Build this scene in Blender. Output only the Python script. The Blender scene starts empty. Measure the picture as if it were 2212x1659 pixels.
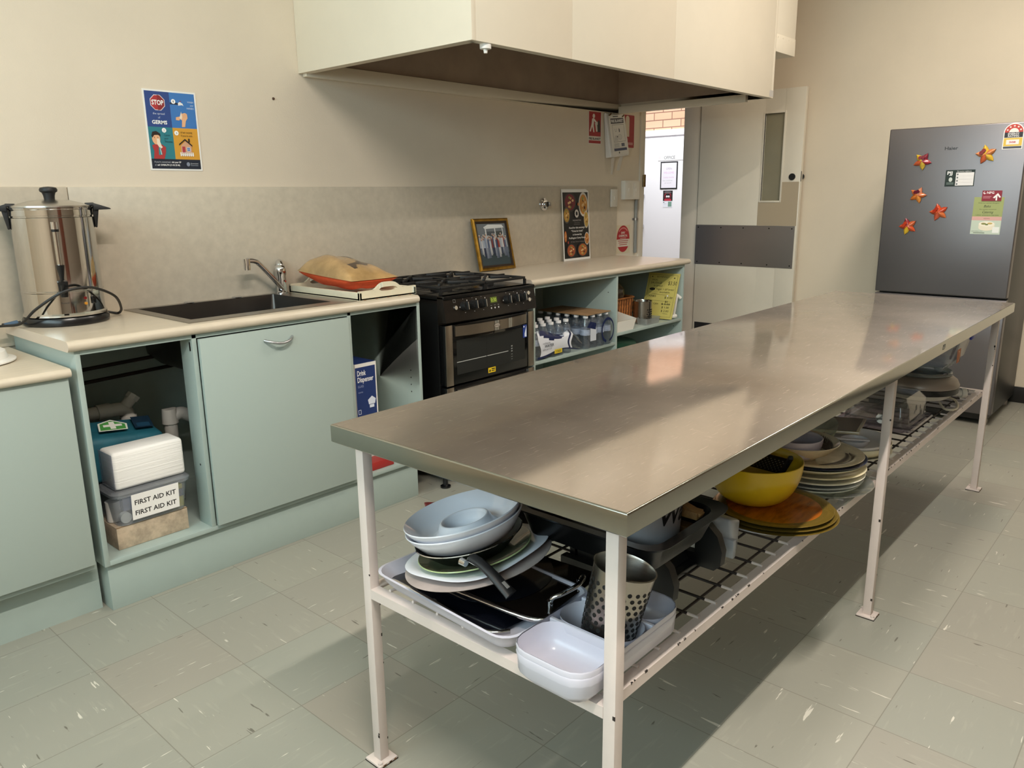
import bpy, bmesh, math, random
from mathutils import Vector, Matrix
rnd = random.Random(7)
S = bpy.context.scene
COL = S.collection
PI = math.pi
ZV = Vector((0, 0, 1))


def W(x, d, z):
    """world point: x along the bench wall, d metres out from that wall, z up"""
    return Vector((x, -d, z))


def lin(h):
    h = h.lstrip('#')
    out = []
    for i in (0, 2, 4):
        c = int(h[i:i + 2], 16) / 255
        out.append(c / 12.92 if c <= .04045 else ((c + .055) / 1.055) ** 2.4)
    return tuple(out) + (1,)


MATS = {}


def nodes_of(name):
    m = bpy.data.materials.new(name)
    m.use_nodes = True
    nt = m.node_tree
    return m, nt, nt.nodes['Principled BSDF']


def coords(nt, stretch):
    tc = nt.nodes.new('ShaderNodeTexCoord')
    mp = nt.nodes.new('ShaderNodeMapping')
    mp.inputs['Scale'].default_value = stretch
    nt.links.new(tc.outputs['Object'], mp.inputs['Vector'])
    return mp.outputs['Vector']


def M(name, col='#ffffff', rough=.5, metal=0, var=0, vscale=8, bump=0, bscale=60, stretch=(1, 1, 1), coat=0, spec=.5, rvar=0, emit=0, aniso=0, col2=None, lo=.35, hi=.65):
    if name in MATS:
        return MATS[name]
    m, nt, p = nodes_of(name)
    c = lin(col)
    p.inputs['Base Color'].default_value = c
    p.inputs['Roughness'].default_value = rough
    p.inputs['Metallic'].default_value = metal
    p.inputs['Coat Weight'].default_value = coat
    p.inputs['Specular IOR Level'].default_value = spec
    if aniso:
        p.inputs['Anisotropic'].default_value = aniso
    if emit:
        p.inputs['Emission Color'].default_value = c
        p.inputs['Emission Strength'].default_value = emit
    vec = None
    if var or rvar or col2:
        vec = coords(nt, stretch)
        n = nt.nodes.new('ShaderNodeTexNoise')
        n.inputs['Scale'].default_value = vscale
        n.inputs['Detail'].default_value = 5
        n.inputs['Roughness'].default_value = .6
        nt.links.new(vec, n.inputs['Vector'])
        if var or col2:
            r = nt.nodes.new('ShaderNodeValToRGB')
            r.color_ramp.elements[0].position = lo
            r.color_ramp.elements[1].position = hi
            b = lin(col2) if col2 else tuple(min(1, x * (1 + var)) for x in c[:3]) + (1,)
            a = c if col2 else tuple(x * (1 - var) for x in c[:3]) + (1,)
            r.color_ramp.elements[0].color = a
            r.color_ramp.elements[1].color = b
            nt.links.new(n.outputs['Fac'], r.inputs['Fac'])
            nt.links.new(r.outputs['Color'], p.inputs['Base Color'])
        if rvar:
            mr = nt.nodes.new('ShaderNodeMapRange')
            mr.inputs['To Min'].default_value = max(.02, rough - rvar)
            mr.inputs['To Max'].default_value = rough + rvar
            nt.links.new(n.outputs['Fac'], mr.inputs['Value'])
            nt.links.new(mr.outputs['Result'], p.inputs['Roughness'])
    if bump:
        vec = vec or coords(nt, stretch)
        n2 = nt.nodes.new('ShaderNodeTexNoise')
        n2.inputs['Scale'].default_value = bscale
        n2.inputs['Detail'].default_value = 4
        nt.links.new(vec, n2.inputs['Vector'])
        bp = nt.nodes.new('ShaderNodeBump')
        bp.inputs['Strength'].default_value = bump
        bp.inputs['Distance'].default_value = .004
        nt.links.new(n2.outputs['Fac'], bp.inputs['Height'])
        nt.links.new(bp.outputs['Normal'], p.inputs['Normal'])
    MATS[name] = m
    return m


def CLEAR(name, tint='#ffffff', body=.08, rough=.08, bodycol='#e8eaee'):
    """thin clear plastic or glass: mostly transparent with a fresnel gloss and a little milky body"""
    if name in MATS:
        return MATS[name]
    m = bpy.data.materials.new(name)
    m.use_nodes = True
    nt = m.node_tree
    nt.nodes.clear()
    out = nt.nodes.new('ShaderNodeOutputMaterial')
    tr = nt.nodes.new('ShaderNodeBsdfTransparent')
    tr.inputs['Color'].default_value = lin(tint)
    df = nt.nodes.new('ShaderNodeBsdfDiffuse')
    df.inputs['Color'].default_value = lin(bodycol)
    gl = nt.nodes.new('ShaderNodeBsdfGlossy')
    gl.inputs['Roughness'].default_value = rough
    lw = nt.nodes.new('ShaderNodeLayerWeight')
    lw.inputs['Blend'].default_value = .25
    m1 = nt.nodes.new('ShaderNodeMixShader')
    m1.inputs['Fac'].default_value = body
    m2 = nt.nodes.new('ShaderNodeMixShader')
    mr = nt.nodes.new('ShaderNodeMapRange')
    mr.inputs['To Min'].default_value = .05
    mr.inputs['To Max'].default_value = .6
    nt.links.new(lw.outputs['Facing'], mr.inputs['Value'])
    nt.links.new(tr.outputs[0], m1.inputs[1])
    nt.links.new(df.outputs[0], m1.inputs[2])
    nt.links.new(m1.outputs[0], m2.inputs[1])
    nt.links.new(gl.outputs[0], m2.inputs[2])
    nt.links.new(mr.outputs['Result'], m2.inputs['Fac'])
    nt.links.new(m2.outputs[0], out.inputs['Surface'])
    MATS[name] = m
    return m


def INK(col, rough=.5):
    return M('print ' + col.lower(), col, rough)


def catmull(pts, n=8, closed=False):
    pts = [Vector(p) for p in pts]
    if len(pts) < 3:
        return pts
    out = []
    L = len(pts)
    for i in range(L if closed else L - 1):
        p0 = pts[(i - 1) % L] if closed or i > 0 else pts[0]
        p1, p2 = pts[i], pts[(i + 1) % L]
        p3 = pts[(i + 2) % L] if closed or i + 2 < L else pts[-1]
        for k in range(n):
            t = k / n
            out.append(.5 * ((2 * p1) + (p2 - p0) * t + (2 * p0 - 5 * p1 + 4 * p2 - p3) * t * t + (3 * p1 - p0 - 3 * p2 + p3) * t ** 3))
    if not closed:
        out.append(pts[-1])
    return out


class MB:
    """collects shapes and links them as ONE mesh object"""

    def __init__(s, T=None):
        s.bm = bmesh.new()
        s.mats = []
        s.T = T

    def mi(s, m):
        if m not in s.mats:
            s.mats.append(m)
        return s.mats.index(m)

    def v(s, p):
        p = Vector(p)
        return s.bm.verts.new(s.T @ p if s.T is not None else p)

    def face(s, vs, m):
        try:
            f = s.bm.faces.new(vs)
        except ValueError:
            return None
        f.material_index = s.mi(m)
        return f

    def hexa(s, P, m, bev=0, seg=2):
        """P: 4 bottom points then 4 top points, both in the same turning order"""
        vs = [s.v(p) for p in P]
        fs = [s.face([vs[i] for i in q], m) for q in ((3, 2, 1, 0), (4, 5, 6, 7), (0, 1, 5, 4), (1, 2, 6, 5), (2, 3, 7, 6), (3, 0, 4, 7))]
        fs = [f for f in fs if f]
        bmesh.ops.recalc_face_normals(s.bm, faces=fs)
        if bev:
            es = list({e for f in fs for e in f.edges})
            r = bmesh.ops.bevel(s.bm, geom=es, offset=bev, segments=seg, profile=.5, affect='EDGES', clamp_overlap=True)
            for f in r['faces']:
                f.material_index = s.mi(m)
        return s

    def box(s, x0, x1, d0, d1, z0, z1, m, bev=0, seg=2):
        a, b = -d1, -d0
        return s.hexa([(x0, a, z0), (x1, a, z0), (x1, b, z0), (x0, b, z0), (x0, a, z1), (x1, a, z1), (x1, b, z1), (x0, b, z1)], m, bev, seg)

    def prism(s, pts, vec, m, bev=0):
        vec = Vector(vec)
        a = [s.v(p) for p in pts]
        b = [s.v(Vector(p) + vec) for p in pts]
        n = len(pts)
        fs = [s.face(list(reversed(a)), m), s.face(b, m)]
        for i in range(n):
            fs.append(s.face([a[i], a[(i + 1) % n], b[(i + 1) % n], b[i]], m))
        fs = [f for f in fs if f]
        bmesh.ops.recalc_face_normals(s.bm, faces=fs)
        if bev:
            es = list({e for f in fs[:2] for e in f.edges})
            r = bmesh.ops.bevel(s.bm, geom=es, offset=bev, segments=2, profile=.5, affect='EDGES', clamp_overlap=True)
            for f in r['faces']:
                f.material_index = s.mi(m)
        return s

    def rings(s, rings, m, closed=True, cap0=True, cap1=True):
        R = [[s.v(p) for p in r] for r in rings]
        n = len(R[0])
        for k, (a, b) in enumerate(zip(R, R[1:])):
            mm = m[k] if isinstance(m, list) else m
            for i in range(n if closed else n - 1):
                s.face([a[i], a[(i + 1) % n], b[(i + 1) % n], b[i]], mm)
        if cap0:
            s.face(list(reversed(R[0])), m[0] if isinstance(m, list) else m)
        if cap1:
            s.face(R[-1], m[-1] if isinstance(m, list) else m)
        return s

    def cyl(s, p0, p1, r0, r1=None, m=None, seg=24, caps=True):
        p0, p1 = Vector(p0), Vector(p1)
        r1 = r0 if r1 is None else r1
        ax = (p1 - p0).normalized()
        u = ax.orthogonal().normalized()
        w = ax.cross(u)
        rr = [[p + (u * math.cos(2 * PI * i / seg) + w * math.sin(2 * PI * i / seg)) * r for i in range(seg)] for p, r in ((p0, r0), (p1, r1))]
        return s.rings(rr, m, True, caps, caps)

    def lathe(s, prof, c, m, axis=(0, 0, 1), seg=40, sx=1, sy=1, power=2):
        """prof: (radius, height[, material]) from one end to the other; power > 2 squares the outline"""
        c = Vector(c)
        q = Vector((0, 0, 1)).rotation_difference(Vector(axis)).to_matrix()
        rr, ms = [], []
        for t in prof:
            r, z = max(t[0], 1e-4), t[1]
            ring = []
            for i in range(seg):
                a = 2 * PI * i / seg
                ca, sa = math.cos(a), math.sin(a)
                k = 1 if power == 2 else (abs(ca) ** power + abs(sa) ** power) ** (-1 / power)
                ring.append(c + q @ Vector((r * k * ca * sx, r * k * sa * sy, z)))
            rr.append(ring)
            ms.append(t[2] if len(t) > 2 else m)
        return s.rings(rr, ms[1:] if any(len(t) > 2 for t in prof) else m)

    def tube(s, pts, r, m, seg=8, n=6, closed=False, smooth=True):
        pts = catmull(pts, n, closed) if smooth else [Vector(p) for p in pts]
        L = len(pts)
        rr = []
        u = None
        for i, p in enumerate(pts):
            if closed:
                t = pts[(i + 1) % L] - pts[(i - 1) % L]
            else:
                t = pts[min(i + 1, L - 1)] - pts[max(i - 1, 0)]
            t.normalize()
            u = t.orthogonal().normalized() if u is None else (u - t * u.dot(t)).normalized()
            w = t.cross(u)
            rad = r[min(int(i * len(r) / L), len(r) - 1)] if isinstance(r, (list, tuple)) else r
            rr.append([p + (u * math.cos(2 * PI * k / seg) + w * math.sin(2 * PI * k / seg)) * rad for k in range(seg)])
        if closed:
            rr.append(rr[0])
            return s.rings(rr, m, True, False, False)
        return s.rings(rr, m)

    def ball(s, c, r, m, seg=16, sc=(1, 1, 1)):
        c = Vector(c)
        rr = []
        for j in range(seg // 2 + 1):
            a = -PI / 2 + PI * j / (seg // 2)
            rr.append([c + Vector((r * sc[0] * math.cos(a) * math.cos(2 * PI * i / seg), r * sc[1] * math.cos(a) * math.sin(2 * PI * i / seg), r * sc[2] * math.sin(a))) for i in range(seg)])
        return s.rings(rr, m)

    def bar(s, p0, p1, w, h, m, up=(0, 0, 1), bev=0):
        """rectangular bar: w across, h along up"""
        p0, p1 = Vector(p0), Vector(p1)
        t = (p1 - p0).normalized()
        up = Vector(up)
        a = t.cross(up).normalized() * w / 2
        b = a.cross(t).normalized() * h / 2
        return s.hexa([p0 - a - b, p0 + a - b, p1 + a - b, p1 - a - b, p0 - a + b, p0 + a + b, p1 + a + b, p1 - a + b], m, bev)

    def obj(s, name, parent=None, ang=38, solid=0, bevel=0, loc=None):
        bm = s.bm
        bmesh.ops.remove_doubles(bm, verts=bm.verts, dist=1e-6)
        me = bpy.data.meshes.new(name)
        if parent is not None:
            q = parent
            while q.parent is not None:
                q = q.parent
            off = Vector(q.location)
        elif loc is not None:
            off = Vector(loc)
        else:
            xs = [v.co for v in bm.verts]
            off = Vector(((min(v.x for v in xs) + max(v.x for v in xs)) / 2, (min(v.y for v in xs) + max(v.y for v in xs)) / 2, min(v.z for v in xs)))
        for v in bm.verts:
            v.co -= off
        bm.to_mesh(me)
        bm.free()
        for m in s.mats:
            me.materials.append(m)
        for p in me.polygons:
            p.use_smooth = True
        me.set_sharp_from_angle(angle=math.radians(ang))
        o = bpy.data.objects.new(name, me)
        COL.objects.link(o)
        if parent is not None:
            o.parent = parent
        else:
            o.location = off
        if solid:
            md = o.modifiers.new('solid', 'SOLIDIFY')
            md.thickness = solid
            md.offset = 0
        return o


def tag(o, label, cat, group=None):
    o['label'] = label
    o['category'] = cat
    if group:
        o['group'] = group
    return o


def thing(name, label, cat, loc, group=None):
    o = bpy.data.objects.new(name, None)
    COL.objects.link(o)
    o.empty_display_size = .05
    o.location = loc
    return tag(o, label, cat, group)


def one(mb, name, label, cat, group=None, **k):
    return tag(mb.obj(name, **k), label, cat, group)


def struct(mb, name, parent=None, **k):
    o = mb.obj(name, parent, **k)
    if parent is None:
        o['kind'] = 'structure'
    return o


def dup(root, loc, label=None, group=None):
    r = root.copy()
    COL.objects.link(r)
    r.location = loc
    if label:
        r['label'] = label
    if group:
        r['group'] = group
    for ch in list(root.children):
        c = ch.copy()
        COL.objects.link(c)
        c.parent = r
        for g in ch.children:
            d = g.copy()
            COL.objects.link(d)
            d.parent = c
    return r


def tilt(c, ang, toward=(.665, -.747)):
    """matrix: put local origin at c, the side 'toward' lifted by ang degrees"""
    t = Vector((toward[0], toward[1], 0)).normalized()
    return Matrix.Translation(Vector(c)) @ Matrix.Rotation(math.radians(ang), 4, t.cross(ZV))


TXT = {}


def text_geo(body, bold=0):
    k = (body, bold)
    if k not in TXT:
        cu = bpy.data.curves.new('lettering', 'FONT')
        cu.body = body
        cu.resolution_u = 2
        cu.offset = bold
        o = bpy.data.objects.new('lettering', cu)
        me = bpy.data.meshes.new_from_object(o)
        vs = [(v.co.x, v.co.y) for v in me.vertices]
        fs = [tuple(p.vertices) for p in me.polygons]
        bpy.data.objects.remove(o)
        bpy.data.curves.remove(cu)
        bpy.data.meshes.remove(me)
        TXT[k] = (vs, fs)
    return TXT[k]


class Art:
    """a printed sheet: a thin slab with its print laid on the face, all ONE mesh. Lower left corner o, across u, up v."""

    def __init__(s, o, u, v, w, h, base='#ffffff', t=.001, rough=.5, corner=0, slab=True, eps=5e-5, mb=None):
        s.o, s.u, s.v = Vector(o), Vector(u).normalized(), Vector(v).normalized()
        s.n = s.u.cross(s.v)
        s.w, s.h, s.k, s.eps, s.rough = w, h, 0, eps, rough
        s.mb = mb or MB()
        if slab:
            m = base if not isinstance(base, str) else INK(base, rough)
            pts = [(0, 0), (w, 0), (w, h), (0, h)]
            if corner:
                pts = []
                for cx, cy, a0 in ((w - corner, corner, -90), (w - corner, h - corner, 0), (corner, h - corner, 90), (corner, corner, 180)):
                    for i in range(5):
                        a = math.radians(a0 + 22.5 * i)
                        pts.append((cx + corner * math.cos(a), cy + corner * math.sin(a)))
            s.mb.prism([s.P(a, b, -t) for a, b in pts], s.n * t, m)

    def P(s, a, b, c=None):
        return s.o + s.u * a + s.v * b + s.n * (s.k * s.eps if c is None else c)

    def poly(s, pts, col):
        s.k += 1
        s.mb.face([s.mb.v(s.P(a, b)) for a, b in pts], INK(col, s.rough) if isinstance(col, str) else col)
        return s

    def rect(s, a, b, c, d, col):
        return s.poly([(a, b), (c, b), (c, d), (a, d)], col)

    def ell(s, a, b, ra, rb, col, n=28, a0=0, a1=360):
        pts = [(a + ra * math.cos(math.radians(a0 + (a1 - a0) * i / n)), b + rb * math.sin(math.radians(a0 + (a1 - a0) * i / n))) for i in range(n if a1 - a0 == 360 else n + 1)]
        return s.poly(pts, col)

    def arc(s, a, b, r, wd, a0, a1, col, n=20):
        s.k += 1
        ps = [(math.cos(math.radians(a0 + (a1 - a0) * i / n)), math.sin(math.radians(a0 + (a1 - a0) * i / n))) for i in range(n + 1)]
        A = [s.mb.v(s.P(a + (r - wd / 2) * x, b + (r - wd / 2) * y)) for x, y in ps]
        B = [s.mb.v(s.P(a + (r + wd / 2) * x, b + (r + wd / 2) * y)) for x, y in ps]
        for i in range(n):
            s.mb.face([A[i], B[i], B[i + 1], A[i + 1]], INK(col, s.rough))
        return s

    def line(s, a, b, c, d, wd, col):
        dx, dy = c - a, d - b
        L = math.hypot(dx, dy) or 1
        nx, ny = -dy / L * wd / 2, dx / L * wd / 2
        return s.poly([(a - nx, b - ny), (c - nx, d - ny), (c + nx, d + ny), (a + nx, b + ny)], col)

    def path(s, pts, wd, col):
        for (a, b), (c, d) in zip(pts, pts[1:]):
            s.line(a, b, c, d, wd, col)
        return s

    def frame(s, a, b, c, d, wd, col):
        return s.rect(a, b, c, b + wd, col).rect(a, d - wd, c, d, col).rect(a, b, a + wd, d, col).rect(c - wd, b, c, d, col)

    def text(s, body, a, b, h, col, wide=None, align='l', bold=0, slant=0):
        """cap height h, baseline b, from / centred on a; wide = the width it is fitted to"""
        vs, fs = text_geo(body, bold)
        if not vs:
            return s
        x0, x1 = min(v[0] for v in vs), max(v[0] for v in vs)
        ky = h / .7
        kx = wide / max(x1 - x0, 1e-6) if wide else ky
        tw = (x1 - x0) * kx
        ox = a - (tw / 2 if align == 'c' else tw if align == 'r' else 0)
        s.k += 1
        V = [s.mb.v(s.P(ox + (x - x0) * kx + slant * y * ky, b + y * ky)) for x, y in vs]
        m = INK(col, s.rough)
        for f in fs:
            s.mb.face([V[i] for i in f], m)
        return s


def plate(R, h=.02, foot=.62, t=.004):
    f = R * foot
    return [(0, .001), (f, 0), (f + .004, .002), (R * .86, h * .55), (R, h - t * .4), (R + .0012, h), (R - .001, h + .001), (R * .85, h * .62 + t), (f, t + .001), (0, t)]


def bowl(R, h, foot=.4, t=.004):
    f = R * foot
    out = [(0, 0), (f, 0)]
    inn = []
    for i in range(1, 9):
        a = i / 8
        r = f + (R - f) * math.sin(a * PI / 2) ** .9
        z = h * (1 - math.cos(a * PI / 2)) ** .9
        out.append((r, z))
        inn.append((max(r - t, .001), z + (t if i < 8 else 0)))
    return out + [(R - t / 2, h + t * .4)] + list(reversed(inn)) + [(f * .9, t), (0, t)]
# ------------------------------------------------------------------ camera
cam = bpy.data.cameras.new('camera')
co = bpy.data.objects.new('camera', cam)
COL.objects.link(co)
S.camera = co
F = Vector((0.72396548, 0.64877319, -0.23445115))
RX = Vector((0.66510669, -0.7466466, -0.0123267))
UP = Vector((0.18304938, 0.14701092, 0.97204975))
mw = Matrix((RX, UP, -F)).transposed().to_4x4()
mw.translation = (-0.539, -3.0523, 1.3014)
co.matrix_world = mw
cam.sensor_fit = 'HORIZONTAL'
cam.sensor_width = 36
cam.lens = 36 * 1684.5 / 2212
cam.clip_start = .02

S.view_settings.view_transform = 'Standard'
S.view_settings.look = 'None'
S.view_settings.gamma = 1
S.view_settings.use_curve_mapping = False
S.view_settings.exposure = EXPOSURE = 0.5
S.cycles.use_denoising = True
S.cycles.max_bounces = 12
S.cycles.diffuse_bounces = 6
S.cycles.glossy_bounces = 6
S.cycles.transparent_max_bounces = 32
S.cycles.sample_clamp_indirect = 4
S.cycles.caustics_reflective = False
S.cycles.caustics_refractive = False

# ------------------------------------------------------------------ shell materials
m_wall = M('cream wall paint', '#E4D8C6', .62, var=.025, vscale=3, bump=.12, bscale=180)
m_wallr = M('cream wall paint far', '#E2D4BE', .6, var=.02, vscale=3, bump=.08, bscale=160)
m_ceil = M('ceiling paint', '#EFEAE0', .8)
m_trim = M('door frame paint', '#D8CFC0', .4, var=.02, vscale=6)
m_leaf = M('door leaf paint', '#E3DBCA', .38, var=.02, vscale=5)
m_black = M('black rubber', '#101010', .6)
m_brass = M('aged brass', '#6E5636', .35, .9)
m_chrome = M('chrome', '#D8D8DA', .08, 1)
m_steel = M('brushed steel', '#A6A09C', .3, 1, bump=.05, bscale=30, stretch=(1, 1, 40))
m_glass = CLEAR('clear glass', '#E6F0EC', .03, .03)


def floor_material():
    m, nt, p = nodes_of('vinyl floor tiles')
    N, L = nt.nodes, nt.links

    def mth(op, a, b=None, c=None):
        n = N.new('ShaderNodeMath')
        n.operation = op
        for i, x in enumerate((a, b, c)):
            if x is None:
                continue
            if isinstance(x, (int, float)):
                n.inputs[i].default_value = x
            else:
                L.new(x, n.inputs[i])
        return n.outputs[0]

    tc = N.new('ShaderNodeTexCoord')
    sp = N.new('ShaderNodeSeparateXYZ')
    L.new(tc.outputs['Object'], sp.inputs[0])
    px = mth('DIVIDE', mth('SUBTRACT', sp.outputs['X'], .128), .2983)
    py = mth('DIVIDE', mth('ADD', sp.outputs['Y'], .555), .2905)
    ix, iy = mth('FLOOR', px), mth('FLOOR', py)
    fx, fy = mth('SUBTRACT', px, ix), mth('SUBTRACT', py, iy)
    ex = mth('MINIMUM', fx, mth('SUBTRACT', 1, fx))
    ey = mth('MINIMUM', fy, mth('SUBTRACT', 1, fy))
    seam = mth('LESS_THAN', mth('MINIMUM', ex, ey), .0042)
    par = mth('MODULO', mth('ABSOLUTE', mth('ADD', ix, iy)), 2)
    cell = N.new('ShaderNodeCombineXYZ')
    L.new(ix, cell.inputs[0])
    L.new(iy, cell.inputs[1])
    wn = N.new('ShaderNodeTexWhiteNoise')
    wn.noise_dimensions = '2D'
    L.new(cell.outputs[0], wn.inputs['Vector'])

    def fleck(sa, sb, seed, lo, hi, sc=1.0):
        # flecks run across on one tile and along on the next
        vx = mth('ADD', mth('MULTIPLY', sp.outputs['X'], mth('ADD', mth('MULTIPLY', par, sb - sa), sa)), seed)
        vy = mth('ADD', mth('MULTIPLY', sp.outputs['Y'], mth('ADD', mth('MULTIPLY', par, sa - sb), sb)), mth('MULTIPLY', ix, 7.3))
        cv = N.new('ShaderNodeCombineXYZ')
        L.new(vx, cv.inputs[0])
        L.new(vy, cv.inputs[1])
        L.new(mth('MULTIPLY', iy, 5.1), cv.inputs[2])
        n = N.new('ShaderNodeTexNoise')
        n.inputs['Scale'].default_value = sc
        n.inputs['Detail'].default_value = 2.5
        n.inputs['Roughness'].default_value = .55
        L.new(cv.outputs[0], n.inputs['Vector'])
        r = N.new('ShaderNodeMapRange')
        r.inputs['From Min'].default_value = lo
        r.inputs['From Max'].default_value = hi
        L.new(n.outputs['Fac'], r.inputs['Value'])
        return r.outputs['Result']

    big = N.new('ShaderNodeTexNoise')
    big.inputs['Scale'].default_value = 1.6
    big.inputs['Detail'].default_value = 3
    L.new(tc.outputs['Object'], big.inputs['Vector'])
    ramp = N.new('ShaderNodeValToRGB')
    ramp.color_ramp.elements[0].color = lin('#928E84')
    ramp.color_ramp.elements[1].color = lin('#959489')
    ramp.color_ramp.elements.new(.5).color = lin('#8D9087')
    L.new(wn.outputs['Value'], ramp.inputs['Fac'])

    def mix(fac, a, b, mode='MIX'):
        n = N.new('ShaderNodeMix')
        n.data_type = 'RGBA'
        n.blend_type = mode
        for sock, x in ((n.inputs[0], fac), (n.inputs[6], a), (n.inputs[7], b)):
            if isinstance(x, (int, float, tuple)):
                sock.default_value = x
            else:
                L.new(x, sock)
        return n.outputs[2]

    c = mix(mth('MULTIPLY', big.outputs['Fac'], .25), ramp.outputs['Color'], lin('#B6B0A2'))
    c = mix(mth('MULTIPLY', fleck(9, 60, 0, .60, .70), .08), c, lin('#CFCABC'))
    c = mix(mth('MULTIPLY', fleck(9, 75, 31, .70, .73), .8), c, lin('#DAD6CA'))
    c = mix(mth('MULTIPLY', fleck(11, 80, 77, .715, .74), .8), c, lin('#57534A'))
    c = mix(mth('MULTIPLY', seam, .5), c, lin('#5E5A4E'))
    L.new(c, p.inputs['Base Color'])
    rr = mth('ADD', .32, mth('MULTIPLY', big.outputs['Fac'], .2))
    L.new(rr, p.inputs['Roughness'])
    p.inputs['Specular IOR Level'].default_value = .4
    return m


m_floor = floor_material()


def brick_material():
    m, nt, p = nodes_of('orange clay bricks')
    tc = nt.nodes.new('ShaderNodeTexCoord')
    mp = nt.nodes.new('ShaderNodeMapping')
    mp.inputs['Rotation'].default_value = (PI / 2, 0, PI / 2)
    sp = nt.nodes.new('ShaderNodeSeparateXYZ')
    cb = nt.nodes.new('ShaderNodeCombineXYZ')
    nt.links.new(tc.outputs['Object'], sp.inputs[0])
    nt.links.new(sp.outputs['Y'], cb.inputs[0])
    nt.links.new(sp.outputs['Z'], cb.inputs[1])
    b = nt.nodes.new('ShaderNodeTexBrick')
    b.inputs['Color1'].default_value = lin('#E0B496')
    b.inputs['Color2'].default_value = lin('#D8A888')
    b.inputs['Mortar'].default_value = lin('#8E6A58')
    b.inputs['Scale'].default_value = 1
    b.inputs['Mortar Size'].default_value = .006
    b.inputs['Brick Width'].default_value = .24
    b.inputs['Row Height'].default_value = .086
    nt.links.new(cb.outputs[0], b.inputs['Vector'])
    nt.links.new(b.outputs['Color'], p.inputs['Base Color'])
    p.inputs['Roughness'].default_value = .9
    nt.nodes.remove(mp)
    return m


m_brick = brick_material()

X0, X1, DF, H = -2.4, 5.11, 5.0, 3.05        # room: left wall, far wall, front wall, ceiling
# floor and ceiling
struct(MB().box(X0, X1, 0, DF, -.1, 0, m_floor), 'floor', loc=(0, 0, 0))
struct(MB().box(X0 - .15, X1 + .15, -.14, DF + .15, H, H + .1, m_ceil), 'ceiling')
# wall behind the benches, with the doorway at its far end
b = MB()
b.box(X0 - .15, 4.245, -.13, 0, -.1, H, m_wall)
b.box(4.245, 5.075, -.13, 0, 2.05, H, m_wall)
b.box(5.075, X1 + .15, -.13, 0, -.1, H, m_wall)
wb = struct(b, 'wall_back', loc=(0, 0, 0))
# far wall, behind the fridge
struct(MB().box(X1, X1 + .13, 0, DF, -.1, H, m_wallr), 'wall_right', loc=(0, 0, 0))
struct(MB().box(X1 - .012, X1, .9, DF, 0, .1, M('dark skirting', '#1E1C1A', .45), .002), 'baseboard_right')
struct(MB().box(X0, X1, DF, DF + .13, -.1, H, M('dull brown wall', '#7E7062', .7)), 'wall_front', loc=(0, 0, 0))
# left wall with its window
wd0, wd1, wz0, wz1 = .45, 4.2, 1.5, 2.85
b = MB()
b.box(X0 - .13, X0, 0, wd0, -.1, H, m_wall).box(X0 - .13, X0, wd1, DF, -.1, H, m_wall)
b.box(X0 - .13, X0, wd0, wd1, -.1, wz0, m_wall).box(X0 - .13, X0, wd0, wd1, wz1, H, m_wall)
struct(b, 'wall_left', loc=(0, 0, 0))
m_wf = M('window frame paint', '#C9C2B4', .4)
b = MB()
for d in (wd0 + .02, 1.7, 2.95, wd1 - .02):
    b.box(X0 - .09, X0 - .04, d - .025, d + .025, wz0, wz1, m_wf, .004)
for z in (wz0 + .02, 2.2, wz1 - .02):
    b.box(X0 - .085, X0 - .045, wd0, wd1, z - .02, z + .02, m_wf, .004)
b.box(X0 - .12, X0 + .03, wd0 - .05, wd1 + .05, wz0 - .03, wz0, m_wf, .004)
win = struct(b, 'window_1')
struct(MB().box(X0 - .068, X0 - .063, wd0 + .03, wd1 - .03, wz0 + .03, wz1 - .03, m_glass), 'window_pane', win)
# a brown timber door on the wall behind the camera, seen only as reflections
m_bdoor = M('brown timber door', '#5A2E1E', .35, var=.15, vscale=4, stretch=(8, 8, 1))
d3 = struct(MB().box(.2, 1.05, DF - .045, DF - .002, 0, 2.05, m_bdoor, .004), 'door_3')
struct(MB().cyl(W(.28, DF - .045, 1), W(.28, DF - .09, 1), .02, .026, m_chrome), 'door_handle', d3)

# ------------------------------------------------------------------ doorway: frame, open leaf, office door outside
b = MB()
b.box(4.205, 4.262, -.135, .012, 0, 2.09, m_trim, .004)
b.box(4.262, 4.275, -.135, -.045, 0, 2.05, m_trim, .002)
b.box(5.062, 5.105, -.135, .012, 0, 2.09, m_trim, .004)
b.box(5.036, 5.062, -.135, .004, 0, 2.05, m_trim, .002)
b.box(4.262, 5.062, -.135, .012, 2.03, 2.09, m_trim, .004)
fr = struct(b, 'door_frame')
b = MB().box(4.259, 4.268, -.03, .016, 1.35, 1.435, m_brass, .003)
b.cyl(W(4.25, .016, 1.352), W(4.25, .016, 1.433), .012, None, m_brass, 12)
struct(b, 'strike_plate', fr)

b = MB()
lx0, lx1, ld0, ld1, lz1 = 5.024, 5.062, .014, .805, 2.005
wo = (.521, .663, 1.245, 1.846)
b.box(lx0, lx1, ld0, wo[0], .012, lz1, m_leaf, .002)
b.box(lx0, lx1, wo[1], ld1, .012, lz1, m_leaf, .002)
b.box(lx0, lx1, wo[0], wo[1], .012, wo[2], m_leaf).box(lx0, lx1, wo[0], wo[1], wo[3], lz1, m_leaf)
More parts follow.
